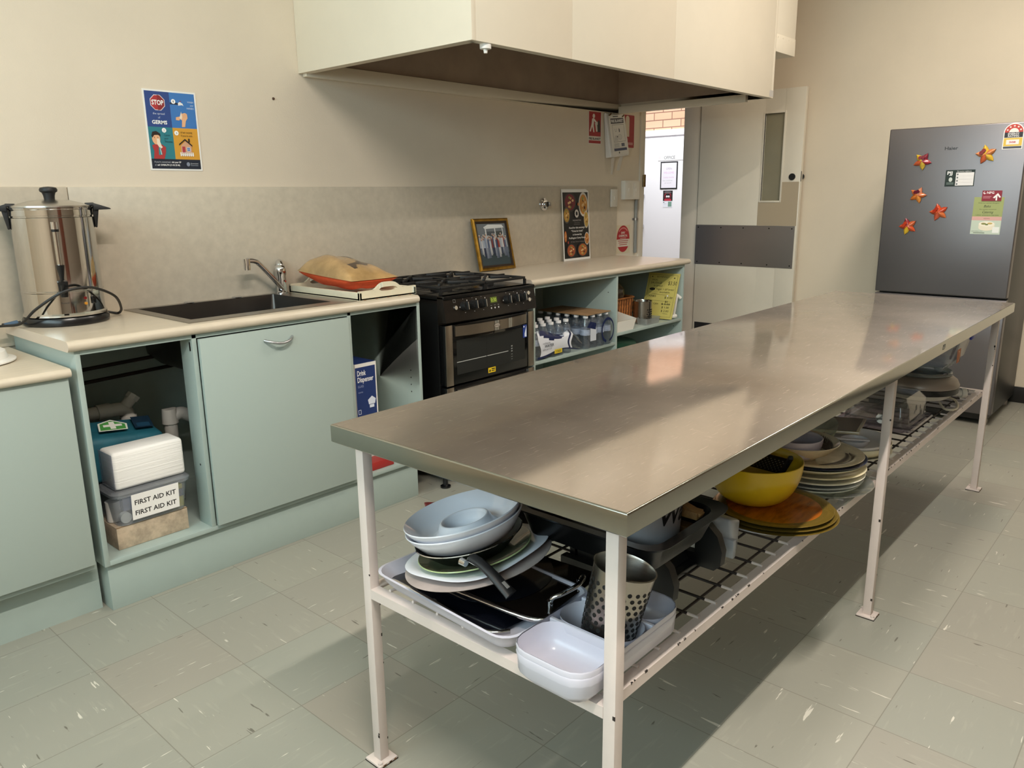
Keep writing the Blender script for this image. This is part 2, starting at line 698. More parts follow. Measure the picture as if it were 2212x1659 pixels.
# an unpainted patch left around a removed plate
mp = M('bare beige undercoat', '#B5A58C', .45)
for d0, d1, z0, z1 in ((.503, .797, 1.068, 1.236), (.667, .797, 1.236, 1.374)):
    b.box(lx0 - .0006, lx0 + .001, d0, d1, z0, z1, mp)
leaf = struct(b, 'door_1')
struct(MB().box(lx0 + .016, lx0 + .022, wo[0], wo[1], wo[2], wo[3], M('frosted door glass', '#8C8670', .12, spec=.8, var=.06, vscale=2)), 'vision_panel', leaf)
b = MB()
e = .012
b.box(lx0 - .004, lx0 + .01, wo[0] - e, wo[0], wo[2] - e, wo[3] + e, m_leaf, .001).box(lx0 - .004, lx0 + .01, wo[1], wo[1] + e, wo[2] - e, wo[3] + e, m_leaf, .001)
b.box(lx0 - .004, lx0 + .01, wo[0], wo[1], wo[2] - e, wo[2], m_leaf, .001).box(lx0 - .004, lx0 + .01, wo[0], wo[1], wo[3], wo[3] + e, m_leaf, .001)
struct(b, 'glazing_bead', leaf)
m_kick = M('stainless kick plate', '#A8A09C', .34, 1, bump=.06, bscale=25, stretch=(1, 1, 30), rvar=.05)
b = MB().box(lx0 - .0025, lx0, .008, .79, .766, 1.067, m_kick)
for d in (.03, .22, .4, .6, .77):
    for z in (.785, 1.048):
        b.cyl(W(lx0 - .0025, d, z), W(lx0 - .004, d, z), .005, None, M('dark screw', '#2A2624', .4, .6), 10)
struct(b, 'kick_plate', leaf)
struct(MB().box(lx0 - .0025, lx0, .03, .78, .03, .31, M('black kick plate', '#1C1A1C', .4)), 'kick_plate', leaf)
m_blk = M('black hardware', '#14110F', .4)
b = MB().cyl(W(lx0 + .002, .745, 1.408), W(lx0 - .006, .745, 1.408), .0235, None, m_blk, 24)
b.box(lx0 + .004, lx0 + .013, ld1 - .001, ld1 + .0015, 1.375, 1.445, m_blk)
b.cyl(W(lx1 - .003, .792, 1.408), W(lx1 + .014, .792, 1.408), .021, None, m_blk, 20)
struct(b, 'door_lock', leaf)
b = MB()
for z in (.3, 1.52, 1.8):
    b.cyl(W(5.046, .012, z - .045), W(5.046, .012, z + .045), .007, None, m_steel, 10)
struct(b, 'door_hinge', leaf)

# outside: brick wall, the white office door in it, paving
XO = 7.87
struct(MB().box(XO, XO + .2, -9, -.13, -.1, 3.4, m_brick), 'wall_outside', loc=(0, 0, 0))
struct(MB().box(X1 + .15, XO, -9, 1, -.12, -.02, M('pale concrete paving', '#B8B0A2', .9, var=.08, vscale=5)).box(-2.5, X1 + .15, -9, -.14, -.12, -.02, MATS['pale concrete paving']), 'ground', loc=(0, 0, 0))
m_white = M('white gloss paint', '#F4F2F4', .4)
b = MB().box(XO - .02, XO - .001, -2.42, -1.50, 0, 2.03, m_white)
b.box(XO - .05, XO - .001, -2.6, -1.3, 1.967, 2.035, m_white, .003)
b.box(XO - .045, XO - .02, -2.39, -1.52, .01, 1.95, m_white, .003)
od = struct(b, 'door_2')
b = MB()
for z, r in ((1.288, .03), (.92, .03)):
    b.cyl(W(XO - .045, -2.262, z), W(XO - .058, -2.262, z), r, r * .9, m_chrome, 20)
b.ball(W(XO - .075, -2.262, 1.288), .022, m_chrome)
b.ball(W(XO - .09, -2.262, .92), .026, m_chrome)
struct(b, 'door_lock', od)
xs = XO - .0465
uo, vo = Vector((0, -1, 0)), ZV


def office_art(d0, z0, d1, z1, t=.004, **k):
    return Art(W(xs - t, d0, z0), uo, vo, d1 - d0, z1 - z0, t=t, **k)


a = office_art(-2.062, 1.686, -1.6, 1.752, base='#FAFAFA')
a.text('OFFICE', .083, .014, .036, '#3A3838', .148)
a.rect(.008, .016, .04, .05, '#EDE6E6')
one(a.mb, 'office_sign', 'white OFFICE name plate on the white door seen through the doorway', 'sign')
a = office_art(-2.022, 1.357, -1.792, 1.672, base='#111111')
a.rect(.014, .014, .216, .301, '#F2EEF6')
a.text('OPEN', .115, .222, .024, '#B9B2BE', .075, 'c')
a.text('WELCOME!', .115, .178, .022, '#E2B4DA', .14, 'c')
a.text('come inside', .115, .128, .016, '#DDAFD6', .14, 'c')
a.text('we could be', .10, .092, .014, '#B5BCB8', .13, 'c')
a.text('at lunch', .105, .066, .013, '#B9B5BA', .09, 'c')
one(a.mb, 'door_notice', 'black framed handwritten notice on the white office door', 'notice')
a = office_art(-1.978, 1.222, -1.850, 1.340, t=.001, base='#2A2426')
a.ell(.064, .06, .048, .04, '#8C2A34').ell(.064, .055, .036, .028, '#241E20').ell(.052, .05, .013, .012, '#EDE8E8').ell(.078, .05, .013, .012, '#EDE8E8')
a.ell(.064, .098, .05, .014, '#6A6466').rect(.018, .0, .112, .022, '#C23648')
one(a.mb, 'picture_card', 'small dark and red picture stuck below the framed notice on the office door', 'card')
a = office_art(-1.978, 1.146, -1.852, 1.218, t=.001, base='#EEF0F6')
a.rect(.07, .008, .118, .066, '#7FA090').ell(.012, .058, .006, .006, '#222222').rect(.012, .04, .05, .044, '#C8CCD8')
one(a.mb, 'paper_note', 'small white and green paper lowest on the office door', 'note')

# ------------------------------------------------------------------ light
w = bpy.data.worlds.new('sky')
S.world = w
w.use_nodes = True
bg = w.node_tree.nodes['Background']
sky = w.node_tree.nodes.new('ShaderNodeTexSky')
sky.sky_type = 'HOSEK_WILKIE'
sky.turbidity = 5
sky.sun_direction = Vector((-.5, -.3, .8)).normalized()
w.node_tree.links.new(sky.outputs['Color'], bg.inputs['Color'])
bg.inputs['Strength'].default_value = .35


def area(name, loc, rot, sx, sy, power, col, spread=180):
    l = bpy.data.lights.new(name, 'AREA')
    l.shape = 'RECTANGLE'
    l.size, l.size_y = sx, sy
    l.energy = power
    l.color = col
    l.spread = math.radians(spread)
    o = bpy.data.objects.new(name, l)
    COL.objects.link(o)
    o.location = loc
    o.rotation_euler = rot
    return o


WARM = (1.0, .905, .80)
COOL = (.80, .87, 1.0)
# fluorescent battens on the ceiling, one row running along the room
m_tube = M('lit tube', '#FFF1DC', .5, emit=9)
m_batten = M('white batten', '#F0EFEA', .4)
for i, (x, ld, pw) in enumerate(((-.1, 2.9, 66), (1.95, 2.9, 10), (3.45, 2.3, 27))):
    t = thing('ceiling_light', 'white fluorescent batten on the ceiling %s' % (('above the near end of the steel table', 'above the middle of the steel table', 'near the fridge')[i]), 'ceiling light', W(x, ld, H - .07))
    MB().box(x - .62, x + .62, ld - .04, ld + .04, H - .06, H, m_batten, .006).obj('housing', t)
    MB().cyl(W(x - .6, ld, H - .078), W(x + .6, ld, H - .078), .015, None, m_tube, 16).obj('tube', t)
    area('batten_light', W(x, ld, H - .1), (0, 0, 0), 1.2, .06 if i < 2 else .3, pw, WARM)
# daylight through the window in the left wall
area('window_daylight', (X0 - .1, -(wd0 + wd1) / 2, (wz0 + wz1) / 2), (0, -PI / 2, 0), wz1 - wz0 - .06, wd1 - wd0 - .06, 135, COOL)
# open sky over the yard outside the doorway
area('yard_daylight', (6.4, 1.6, 3.6), (math.radians(-12), math.radians(-30), 0), 2.2, 3, 105, (.97, .98, 1.0))
# ------------------------------------------------------------------ bench run along the wall
m_mint = M('mint cabinet laminate', '#A2B1AC', .38, var=.012, vscale=20)
m_mintd = M('mint laminate edge', '#A5B3AE', .4)
m_top = M('cream laminate top', '#CFC3B0', .3, var=.05, vscale=5, stretch=(2, 10, 6), rvar=.06)
m_topend = M('laminate end strip', '#CDBEAE', .5)
m_splash = M('mottled beige splashback', '#C9BFAE', .42, var=.07, vscale=28, lo=.3, hi=.7)
m_dark = M('dark void', '#0C0C0C', .8)


def nose_top(x0, x1, z, t=.033, dn=.577, d0=.0):
    """bench top with a rolled front edge"""
    r = t / 2
    d0 = max(d0, .0106)
    prof = [(d0, z), (dn - r, z)]
    for i in range(1, 8):
        a = PI / 2 - PI * i / 8
        prof.append((dn - r + r * math.cos(a), z - r + r * math.sin(a)))
    prof += [(dn - r, z - t), (d0, z - t)]
    return MB().prism([W(x0, d, zz) for d, zz in prof], (x1 - x0, 0, 0), m_top)


def holes(b, x, face, ds, zs):
    for d in ds:
        for z in zs:
            b.cyl(W(x, d, z), W(x + face * .0006, d, z), .003, None, m_blk, 8)


# splashback (a thing fixed on the wall)
b = MB()
b.box(-1.2, .529, .0005, .010, .82, 1.352, m_splash, .003)
b.box(.531, 3.935, .0005, .010, .885, 1.352, m_splash, .003)
one(b, 'splashback', 'mottled beige splashback panel running behind both benches', 'splashback')

# ---- sink bench
cab = thing('base_cabinet', 'mint green sink cabinet with one door and two open bays', 'cabinet', W(.98, .3, 0))
b = MB()
b.box(.292, .308, .011, .5556, .1637, .866, m_mint, .001)
b.box(1.647, 1.663, .011, .5556, .15, .866, m_mint, .001)
b.box(.308, 1.647, .011, .5556, .1637, .18, m_mint, .001)
b.box(.308, 1.647, .011, .018, .18, .866, m_mint)
b.box(.655, .671, .47, .5556, .18, .866, m_mint, .001)
b.box(1.287, 1.303, .49, .5556, .18, .866, m_mint, .001)
b.box(.308, 1.647, .535, .5556, .853, .866, m_mint, .001)
holes(b, 1.647, -1, (.50,), (.47, .502, .534, .566))
b.cyl(W(.6705, .52, .405), W(.6545, .52, .405), .004, None, m_blk, 8)
b.box(.654, .655, .535, .543, .81, .84, m_blk)
b.obj('carcass', cab)
b = MB().box(.673, 1.2795, .557, .573, .184, .85, m_mintd, .0015)
dr = b.obj('door', cab)
m_hand = M('satin metal handle', '#B9BCC0', .3, .9)
b = MB()
pts = [W(.911, .573, .812)] + [W(.911 + .114 * i / 8, .573 + .028 * math.sin(PI * i / 8) ** .6, .8115 - .013 * math.sin(PI * i / 8)) for i in range(1, 8)] + [W(1.025, .573, .812)]
b.tube(pts, .0052, m_hand, 10, 3)
b.obj('handle', dr)
MB().box(.304, 1.63, .05, .536, 0, .1635, m_mint, .001).obj('kickboard', cab)

b = nose_top(.2724, 1.648, .9)
# left end strip
top = thing('bench_top', 'cream laminate bench top holding the sink and the urn', 'bench top', W(.96, .3, .867))
# cut the sink opening: rebuild the slab round it
b = MB()
for xa, xb, da, db in ((.2724, .69, .0106, .55), (1.30, 1.648, .0106, .55), (.69, 1.30, .0106, .034), (.69, 1.30, .468, .55)):
    b.box(xa, xb, da, db, .867, .9, m_top)
r = .0165
prof = [(.55, .9)] + [(.5605 + r * math.cos(PI / 2 - PI * i / 10), .8835 + r * math.sin(PI / 2 - PI * i / 10)) for i in range(0, 11)] + [(.55, .867)]
b.prism([W(.2724, d, z) for d, z in prof], (1.3756, 0, 0), m_top)
b.obj('slab', top)
b = MB().prism([W(.2716, d, z) for d, z in [(.01, .9), (.01, .867)] + list(reversed(prof))], (.0008, 0, 0), m_topend)
b.obj('end_strip', top)

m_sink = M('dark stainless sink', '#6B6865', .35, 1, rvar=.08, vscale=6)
m_sinkrim = M('stainless sink rim', '#A8A49E', .3, 1, rvar=.08, vscale=6)
sink = thing('sink', 'stainless steel drop-in sink in the cream bench top', 'sink', W(1, .27, .7))
b = MB()
z0, z1 = .9003, .9028
for xa, xb, da, db in ((.666, .706, .013, .527), (1.284, 1.36, .013, .527), (.706, 1.284, .013, .042), (.706, 1.284, .462, .527)):
    b.box(xa, xb, da, db, z0, z1, m_sinkrim)
b.obj('rim', sink)
b = MB()
P4 = lambda x0, x1, d0, d1, z: [W(x0, d0, z), W(x1, d0, z), W(x1, d1, z), W(x0, d1, z)]


def rr(x0, x1, d0, d1, z, r, n=5):
    out = []
    for cx, cd, a0 in ((x1 - r, d0 + r, -90), (x1 - r, d1 - r, 0), (x0 + r, d1 - r, 90), (x0 + r, d0 + r, 180)):
        for i in range(n):
            a = math.radians(a0 + 90 * i / (n - 1))
            out.append(W(cx + r * math.cos(a), cd + r * math.sin(a), z))
    return out


b.rings([rr(.706, 1.284, .042, .462, .9022, .012), rr(.712, 1.278, .048, .456, .74, .04), rr(.74, 1.25, .08, .42, .708, .05), rr(.95, 1.05, .2, .3, .703, .045)], m_sink, True, False, True)
# outside skin
b.rings([rr(.700, 1.290, .037, .466, .866, .02), rr(.706, 1.284, .043, .46, .735, .045), rr(.735, 1.255, .075, .425, .7, .05)], m_sink, True, False, True)
b.obj('bowl', sink)
for x, d in ((.915, .026), (1.122, .026)):
    MB().lathe([(.0, 0), (.021, 0), (.021, .003), (.016, .006), (0, .007)], W(x, d, z1), m_chrome, seg=24).obj('hole_cover', sink)

tap = thing('mixer_tap', 'chrome mixer tap with a long swivel spout at the sink corner', 'tap', W(1.325, .045, .9028))
b = MB().lathe([(0, 0), (.026, 0), (.026, .006), (.022, .01), (.0215, .075), (.025, .08), (.025, .105), (.02, .118), (.012, .124), (0, .125)], W(1.325, .045, .9028), m_chrome, seg=28)
b.obj('body', tap)
b = MB().tube([W(1.318, .06, .925), W(1.26, .085, .978), W(1.19, .11, 1.040), W(1.16, .12, 1.056), W(1.125, .13, 1.060)], .0105, m_chrome, 12, 8)
b.cyl(W(1.122, .131, 1.067), W(1.122, .131, 1.022), .0135, .0125, m_chrome, 16)
b.obj('spout', tap)
b = MB().tube([W(1.325, .045, 1.02), W(1.327, .04, 1.03), W(1.335, .025, 1.038), W(1.345, .015, 1.04)], [.016, .015, .010, .007], m_chrome, 12, 5)
lv = b.obj('lever', tap)
MB().cyl(W(1.331, .069, .955), W(1.332, .071, .955), .004, None, INK('#B4362A'), 10).obj('hot_marker', lv)

# ---- lower bench to the left
low = thing('base_cabinet', 'mint green low cabinet at the left edge with a plain closed door', 'cabinet', W(-.3, .3, 0))
b = MB().box(-.95, .2715, .011, .54, .165, .786, m_mint)
b.obj('carcass', low)
MB().box(-.30, .266, .542, .558, .186, .792, m_mintd, .0015).obj('door', low)
MB().box(-.92, -.304, .542, .558, .186, .792, m_mintd, .0015).obj('door', low)
MB().box(-.95, .291, .46, .486, 0, .165, m_mint).obj('kickboard', low)
one(nose_top(-.98, .2712, .82, .027), 'bench_top', 'cream laminate top of the low cabinet at the left edge', 'bench top')
m_plas = M('white plastic', '#EEECE8', .35)
b = MB().lathe([(0, 0), (.125, 0), (.138, .004), (.138, .008), (.118, .012), (.112, .034), (.105, .038), (.09, .036), (0, .034)], W(.085, .24, .82), m_plas, seg=56)
one(b, 'round_container', 'white round plastic lid lying on the low bench at the left edge', 'lid')

# ---- urn
ux, ud = .425, .140
urn = thing('water_urn', 'polished stainless hot water urn with black handles and tap', 'urn', W(ux, ud, .9))
m_pol = M('polished stainless', '#C9C7C4', .07, 1)
m_pol2 = M('satin stainless lid', '#BDBAB4', .25, 1)
m_bk = M('black glossy plastic', '#111214', .25)
m_bkm = M('black matt plastic', '#16171A', .5)
c = W(ux, ud, .9006)
MB().lathe([(0, 0), (.128, 0), (.132, .004), (.132, .018), (.128, .026), (.122, .028), (0, .028)], c, m_bk, seg=64).obj('base', urn)
MB().lathe([(.118, .028), (.127, .03), (.1275, .036), (.1225, .041), (.1225, .108), (.125, .110), (.125, .113), (.122, .115), (.1225, .35), (.119, .352), (.119, .356), (.1215, .357), (.1215, .376), (.1235, .378), (.1235, .382), (.118, .383), (0, .383)], c, m_pol, seg=72).obj('body', urn)
lid = MB().lathe([(.1225, .383), (.122, .388), (.105, .393), (.06, .405), (.02, .409), (0, .41)], c, m_pol2, seg=64).obj('lid', urn)
MB().lathe([(.0, .409), (.016, .409), (.017, .42), (.02, .43), (.026, .434), (.027, .44), (.024, .446), (.012, .449), (0, .45)], c, m_bkm, seg=32).obj('knob', lid)
hx = Vector((.949, -.315, 0)).normalized()
for sgn in (-1, 1):
    u = hx * sgn
    t = ZV.cross(u)
    b = MB()

    def Q(a, z, s_=0):
        return c + u * a + t * s_ + ZV * z
    b.hexa([Q(.10, .388, -.028), Q(.128, .386, -.03), Q(.128, .386, .03), Q(.10, .388, .028), Q(.10, .396, -.025), Q(.128, .397, -.03), Q(.128, .397, .03), Q(.10, .396, .025)], m_bkm, .003)
    b.hexa([Q(.124, .372, -.03), Q(.178, .374, -.022), Q(.178, .374, .022), Q(.124, .372, .03), Q(.124, .396, -.03), Q(.176, .378, -.022), Q(.176, .378, .022), Q(.124, .396, .03)], m_bkm, .003)
    b.hexa([Q(.1225, .315, -.012), Q(.130, .313, -.01), Q(.130, .313, .01), Q(.1225, .315, .012), Q(.1225, .385, -.022), Q(.142, .385, -.022), Q(.142, .385, .022), Q(.1225, .385, .022)], m_bkm, .003)
    b.obj('handle', urn)
# tap and sight glass on the side that faces the room
fv = Vector((-.30, -.954, 0)).normalized()
ft = ZV.cross(fv)


def U(a, z, s_=0):
    return c + fv * a + ft * s_ + ZV * z


b = MB()
b.cyl(U(.131, .315), U(.131, .338), .0105, None, m_chrome, 16)
b.cyl(U(.122, .33), U(.136, .33), .006, None, m_chrome, 12)
b.cyl(U(.131, .307), U(.131, .315), .0115, None, m_bk, 16)
b.cyl(U(.131, .20), U(.131, .307), .008, None, m_pol, 16)
b.obj('sight_glass', urn)
b = MB()
b.lathe([(0, 0), (.006, 0), (.007, .012), (.0125, .046), (.0125, .05), (0, .05)], U(.145, .152), m_bk, seg=20)
b.hexa([U(.122, .098, -.011), U(.152, .098, -.011), U(.152, .098, .011), U(.122, .098, .011), U(.122, .15, -.0155), U(.165, .15, -.0155), U(.165, .15, .0155), U(.122, .15, .0155)], m_bk, .003)
b.lathe([(0, 0), (.009, 0), (.013, .04), (0, .04)], U(.152, .10), m_bk, seg=18)
b.obj('tap', urn)
b = MB()
for s_, z, m in ((.062, .088, INK('#9A2626', .3)), (.062, .070, INK('#C8892A', .3))):
    q = Matrix.Rotation(s_ / .122, 3, 'Z') @ fv
    b.cyl(c + q * .1215 + ZV * z, c + q * .1255 + ZV * z, .0048, None, m, 14)
b.obj('indicator_light', urn)
q = Matrix.Rotation(.092 / .122, 3, 'Z') @ fv
qt = ZV.cross(q)
b = MB()
pz = c + q * .1225 + ZV * .079
b.hexa([pz + qt * s + ZV * z + q * k for k, s, z in ((-.002, -.008, -.012), (.004, -.008, -.012), (.004, .008, -.012), (-.002, .008, -.012), (-.002, -.008, .012), (.004, -.008, .012), (.004, .008, .012), (-.002, .008, .012))], m_bk, .001)
b.obj('switch', urn)
# maker's lettering on the base band, bent round it
mb = MB()
vs, fs = text_geo('Russell Hobbs')
w0 = max(v[0] for v in vs)
V = [mb.v(c + (Matrix.Rotation(((x / w0) * .05 - .012) / .1228, 3, 'Z') @ fv) * .1229 + ZV * (.074 + y * .0085)) for x, y in vs]
mk = INK('#3A3A3C', .3)
for f in fs:
    mb.face([V[i] for i in f], mk)
mb.obj('lettering', urn)
# cord
m_cord = M('black cord', '#141414', .45)
b = MB()
b.tube([W(.545, .09, .925), W(.58, .10, .912), W(.612, .10, .905), W(.60, .16, .93), W(.545, .26, .985), W(.47, .305, 1.022), W(.415, .315, 1.028), W(.36, .305, 1.015), W(.30, .25, .965), W(.27, .19, .918), W(.235, .11, .906), W(.20, .05, .90), W(.15, .03, .87), W(.1, .03, .85)], .0045, m_cord, 8, 8)
b.tube([W(.295, .10, .910), W(.27, .10, .908), W(.24, .10, .908)], .0055, m_cord, 8, 4)
b.cyl(W(.285, .10, .911), W(.245, .105, .908), .008, .006, M('blue grey plug', '#4E667E', .4), 12)
b.obj('power_cord', urn)

# ---- white timber tray with a cushion on it
m_tray = M('chipped white timber', '#DDD6BE', .5, var=.04, vscale=12, bump=.1, bscale=40)
m_worn = M('worn timber edge', '#7A5A3C', .8)
tx0, tx1, tdd0, tdd1 = 1.374, 1.672, .026, .527
tray = thing('serving_tray', 'white painted timber tray with cut-out handles on the sink bench', 'tray', W(1.52, .27, .9))
b = MB()
b.box(tx0, tx1, tdd0, tdd1, .9, .908, m_tray, .001)
b.box(tx0, tx0 + .012, tdd0, tdd1, .9, .932, m_tray, .002).box(tx1 - .012, tx1, tdd0, tdd1, .9, .932, m_tray, .002)
b.obj('base', tray)


def handle_end(d0, d1):
    b = MB()
    n = 24
    lo, hi, hl, hh = [], [], [], []
    for i in range(n + 1):
        t = i / n
        x = tx0 + (tx1 - tx0) * t
        k = math.exp(-((t - .5) / .2) ** 4)
        top = .935 + .030 * k
        lo.append((x, .9))
        hi.append((x, top))
        inside = abs(t - .5) < .155
        kk = math.sqrt(max(0, 1 - ((t - .5) / .16) ** 4)) if inside else 0
        hl.append((x, .937 - .0085 * kk))
        hh.append((x, .937 + .0085 * kk))
    for i in range(n):
        for A, B in ((lo, hl), (hh, hi)):
            b.hexa([W(A[i][0], d0, A[i][1]), W(A[i + 1][0], d0, A[i + 1][1]), W(A[i + 1][0], d1, A[i + 1][1]), W(A[i][0], d1, A[i][1]),
                    W(B[i][0], d0, min(B[i][1], hi[i][1])), W(B[i + 1][0], d0, min(B[i + 1][1], hi[i + 1][1])), W(B[i + 1][0], d1, min(B[i + 1][1], hi[i + 1][1])), W(B[i][0], d1, min(B[i][1], hi[i][1]))], m_tray)
    for k in range(5):
        x = tx0 + .02 + k * .06
        b.box(x, x + .012, d1 - .001, d1 + .0006, .9003, .903, m_worn)
    return b.obj('handle_end', tray, ang=30)


handle_end(tdd1 - .012, tdd1)
handle_end(tdd0, tdd0 + .012)

m_or = M('orange fabric', '#D9552B', .8, var=.12, vscale=14, bump=.35, bscale=25)
m_film = M('tan plastic film', '#B39263', .22, var=.3, vscale=5, coat=.4, bump=.3, bscale=14)
m_brn = M('dark brown print', '#4A3A2C', .3, coat=.4)


def pillow(b, top, grow, m, lift):
    n = 30
    grid = []
    for j in range(n + 1):
        row = []
        for i in range(n + 1):
            u, v = i / n * 2 - 1, j / n * 2 - 1
            prof = max(0, (1 - abs(u) ** 2.6)) ** .62 * max(0, (1 - abs(v) ** 2.6)) ** .62
            x = 1.515 + u * (.128 + grow) * (1 - .06 * v * v)
            d = .265 + v * (.198 + grow) * (1 - .05 * u * u)
            hgt = .066 * (1 - .30 * v) * (1 - .25 * u) if top else .052
            z = .978 + lift - .012 * v + (prof * hgt if top else -prof * hgt) + .003 * math.sin(9 * u + 5 * v) * prof
            row.append(b.v(W(x, d, z)))
        grid.append(row)
    for j in range(n):
        for i in range(n):
            q = [grid[j][i], grid[j][i + 1], grid[j + 1][i + 1], grid[j + 1][i]]
            u, v = (i + .5) / n * 2 - 1, (j + .5) / n * 2 - 1
            mm = m
            if m is m_film and u > -.45 and (abs(v - .42 + .25 * u) < .10 + .05 * math.sin(11 * u) or (u > .1 and abs(v + .05 + .2 * u) < .14 + .04 * math.sin(17 * u))):
                mm = m_brn
            b.face(q if top else list(reversed(q)), mm)


b = MB()
pillow(b, True, 0, m_or, 0)
pillow(b, False, 0, m_or, 0)
cu = one(b, 'cushion', 'orange bag of goods with a tan plastic cover lying in the white tray', 'bag', ang=70)
b = MB()
pillow(b, True, .004, m_film, .006)
b.obj('plastic_cover', cu, ang=70)

# ------------------------------------------------------------------ inside the left bay of the sink cabinet
m_pvc = M('grey pvc pipe', '#B9B6B0', .4)
pipe = thing('waste_pipe', 'grey plastic waste pipe with an elbow at the back of the open bay', 'pipe', W(.5, .2, .18))
b = MB().tube([W(.31, .2, .577), W(.46, .2, .577), W(.50, .2, .577), W(.545, .2, .572), W(.56, .2, .545), W(.56, .2, .50), W(.56, .2, .1815)], .024, m_pvc, 16, 6)
b.cyl(W(.455, .2, .577), W(.50, .2, .577), .028, None, m_pvc, 18)
b.cyl(W(.56, .2, .52), W(.56, .2, .548), .028, None, m_pvc, 18)
b.obj('elbow', pipe)
b = MB().cyl(W(.555, .2, .583), W(.583, .2, .612), .02, None, m_pvc, 16)
b.cyl(W(.577, .2, .604), W(.59, .2, .618), .0245, None, m_pvc, 8)
b.obj('cap', pipe)
b = MB().tube([W(.70, .22, .19), W(.70, .22, .43), W(.705, .22, .50), W(.74, .22, .52), W(.78, .22, .50)], .024, m_pvc, 14, 5)
b.cyl(W(.70, .22, .49), W(.70, .22, .545), .03, .026, m_pvc, 12)
one(b, 'drain_trap', 'grey plastic drain trap under the sink bowl', 'drain')
b = MB()
for z in (.72, .672):
    b.tube([W(.31, .10, z - .008), W(.66, .10, z + .004), W(1.2, .10, z + .02)], .007, M('dark copper pipe', '#2A1D16', .5, .5), 10, 4)
one(b, 'water_pipe', 'pair of dark water pipes crossing the back of the open bay', 'pipe')
m_chip = M('stained chipboard', '#B7A690', .8, var=.22, vscale=30)
b = MB().box(.36, .60, .27, .50, .1806, .259, m_chip, .002)
b.box(.3595, .36, .285, .30, .181, .259, m_black).box(.36, .60, .5, .5006, .2575, .2595, m_worn)
one(b, 'chipboard_box', 'stained chipboard box lowest of the stack in the open bay', 'box')
m_cl = CLEAR('cloudy clear plastic', '#DDE2E6', .22, .15, '#D8DCE4')
box = thing('storage_tub', 'clear plastic tub of first aid supplies with a FIRST AID KIT paper label', 'tub', W(.48, .37, .259))
b = MB().rings([rr(.372, .598, .255, .505, .2605, .025), rr(.362, .612, .245, .517, .366, .03)], m_cl, True, True, False)
b.obj('body', box)
b = MB().rings([rr(.357, .617, .24, .522, .362, .03), rr(.354, .620, .237, .525, .374, .03), rr(.36, .612, .245, .517, .382, .03)], m_cl, True, True, True)
b.obj('lid', box)
b = MB()
b.cyl(W(.40, .47, .281), W(.40, .49, .281), .018, .018, m_plas, 20).cyl(W(.385, .43, .262), W(.385, .43, .33), .024, None, m_plas, 20)
b.box(.56, .60, .43, .48, .2615, .34, INK('#C9C03A')).box(.565, .601, .482, .484, .30, .325, INK('#3A4A6A'))
b.box(.43, .55, .30, .47, .2615, .33, INK('#B8B4B8')).box(.40, .43, .44, .475, .30, .345, INK('#8A93B4'))
b.obj('supplies', box)
lab = Art(W(.409, .5185, .277), (1, .0, .0), (0, -.012 * 8, 1), .158, .09, '#F2F0EE', t=.0006)
for i in (0, 1):
    lab.text('FIRST AID KIT', .079, .052 - .037 * i, .0165, '#161616', .138, 'c', bold=.02)
lab.mb.obj('paper_label', box)
m_tow = M('white paper towels', '#F3F1EE', .8, bump=.5, bscale=6, stretch=(1, 1, 40))
b = MB().box(.374, .609, .40, .505, .3835, .512, m_tow, .012, 3)
b.box(.372, .3745, .402, .503, .388, .506, CLEAR('plastic wrap', '#F0F2FA', .12, .1))
one(b, 'paper_towel_pack', 'wrapped block of white paper towels on the clear tub', 'paper towels')
m_teal = M('teal nylon', '#17596A', .6, var=.12, vscale=20, bump=.2, bscale=60)
bag = thing('first_aid_bag', 'teal first aid bag with a white cross behind the paper towels', 'bag', W(.47, .3, .39))
b = MB().hexa([W(.33, .395, .384), W(.36, .24, .384), W(.60, .24, .384), W(.605, .395, .384), W(.322, .405, .545), W(.36, .25, .575), W(.595, .25, .545), W(.60, .395, .515)], m_teal, .02, 3)
b.obj('body', bag)
o_, u_, v_ = W(.337, .385, .562), W(.58, .375, .5315) - W(.337, .385, .562), W(.365, .262, .5885) - W(.337, .385, .562)
a = Art(o_ + u_.normalized() * .02 - v_.normalized() * .012, u_, v_, .25, .14, slab=False)
a.k = 12
m_gr = '#4C9A4A'
a.poly([(.035, .02), (.13, .02), (.135, .065), (.085, .105), (.04, .08)], '#E6ECE2').poly([(.041, .026), (.125, .026), (.128, .063), (.085, .097), (.046, .076)], m_gr)
a.rect(.076, .032, .094, .088, '#F2F4EE').rect(.055, .05, .117, .067, '#F2F4EE')
a.rect(.155, .02, .22, .11, '#132C40').rect(.165, .03, .21, .06, '#1D4560')
a.mb.obj('badge', bag)

# ------------------------------------------------------------------ right bay: drink dispenser box, red box
a = Art(W(1.385, .452, .24), (1, 0, 0), ZV, .11, .387, '#EDEAE6', t=.0005)
a.rect(.0, .155, .104, .372, '#20356E')
a.text('Drink', .010, .336, .022, '#F4F4F8', .045, bold=.02).text('Dispenser', .010, .308, .022, '#F4F4F8', .083, bold=.02)
a.text('GLASS', .010, .285, .010, '#9AA6CC', .03).text('capacity', .010, .262, .007, '#9AA6CC', .025)
a.poly([(.062, .205), (.095, .205), (.1, .225), (.08, .24), (.058, .225)], '#DDE4F4').rect(.066, .19, .09, .203, '#DDE4F4')
a.frame(.006, .17, .02, .19, .002, '#DDE4F4')
a.lineset = None
a.rect(.012, .0, .05, .07, '#8C7A4C').ell(.03, .085, .02, .02, '#D8D4CC').path([(.02, .15), (.03, .10), (.045, .155)], .002, '#3A3634').rect(.0, .095, .03, .10, '#3A3634')
dd = thing('boxed_dispenser', 'white and navy drink dispenser carton in the right open bay', 'carton', W(1.45, .3, .1806))
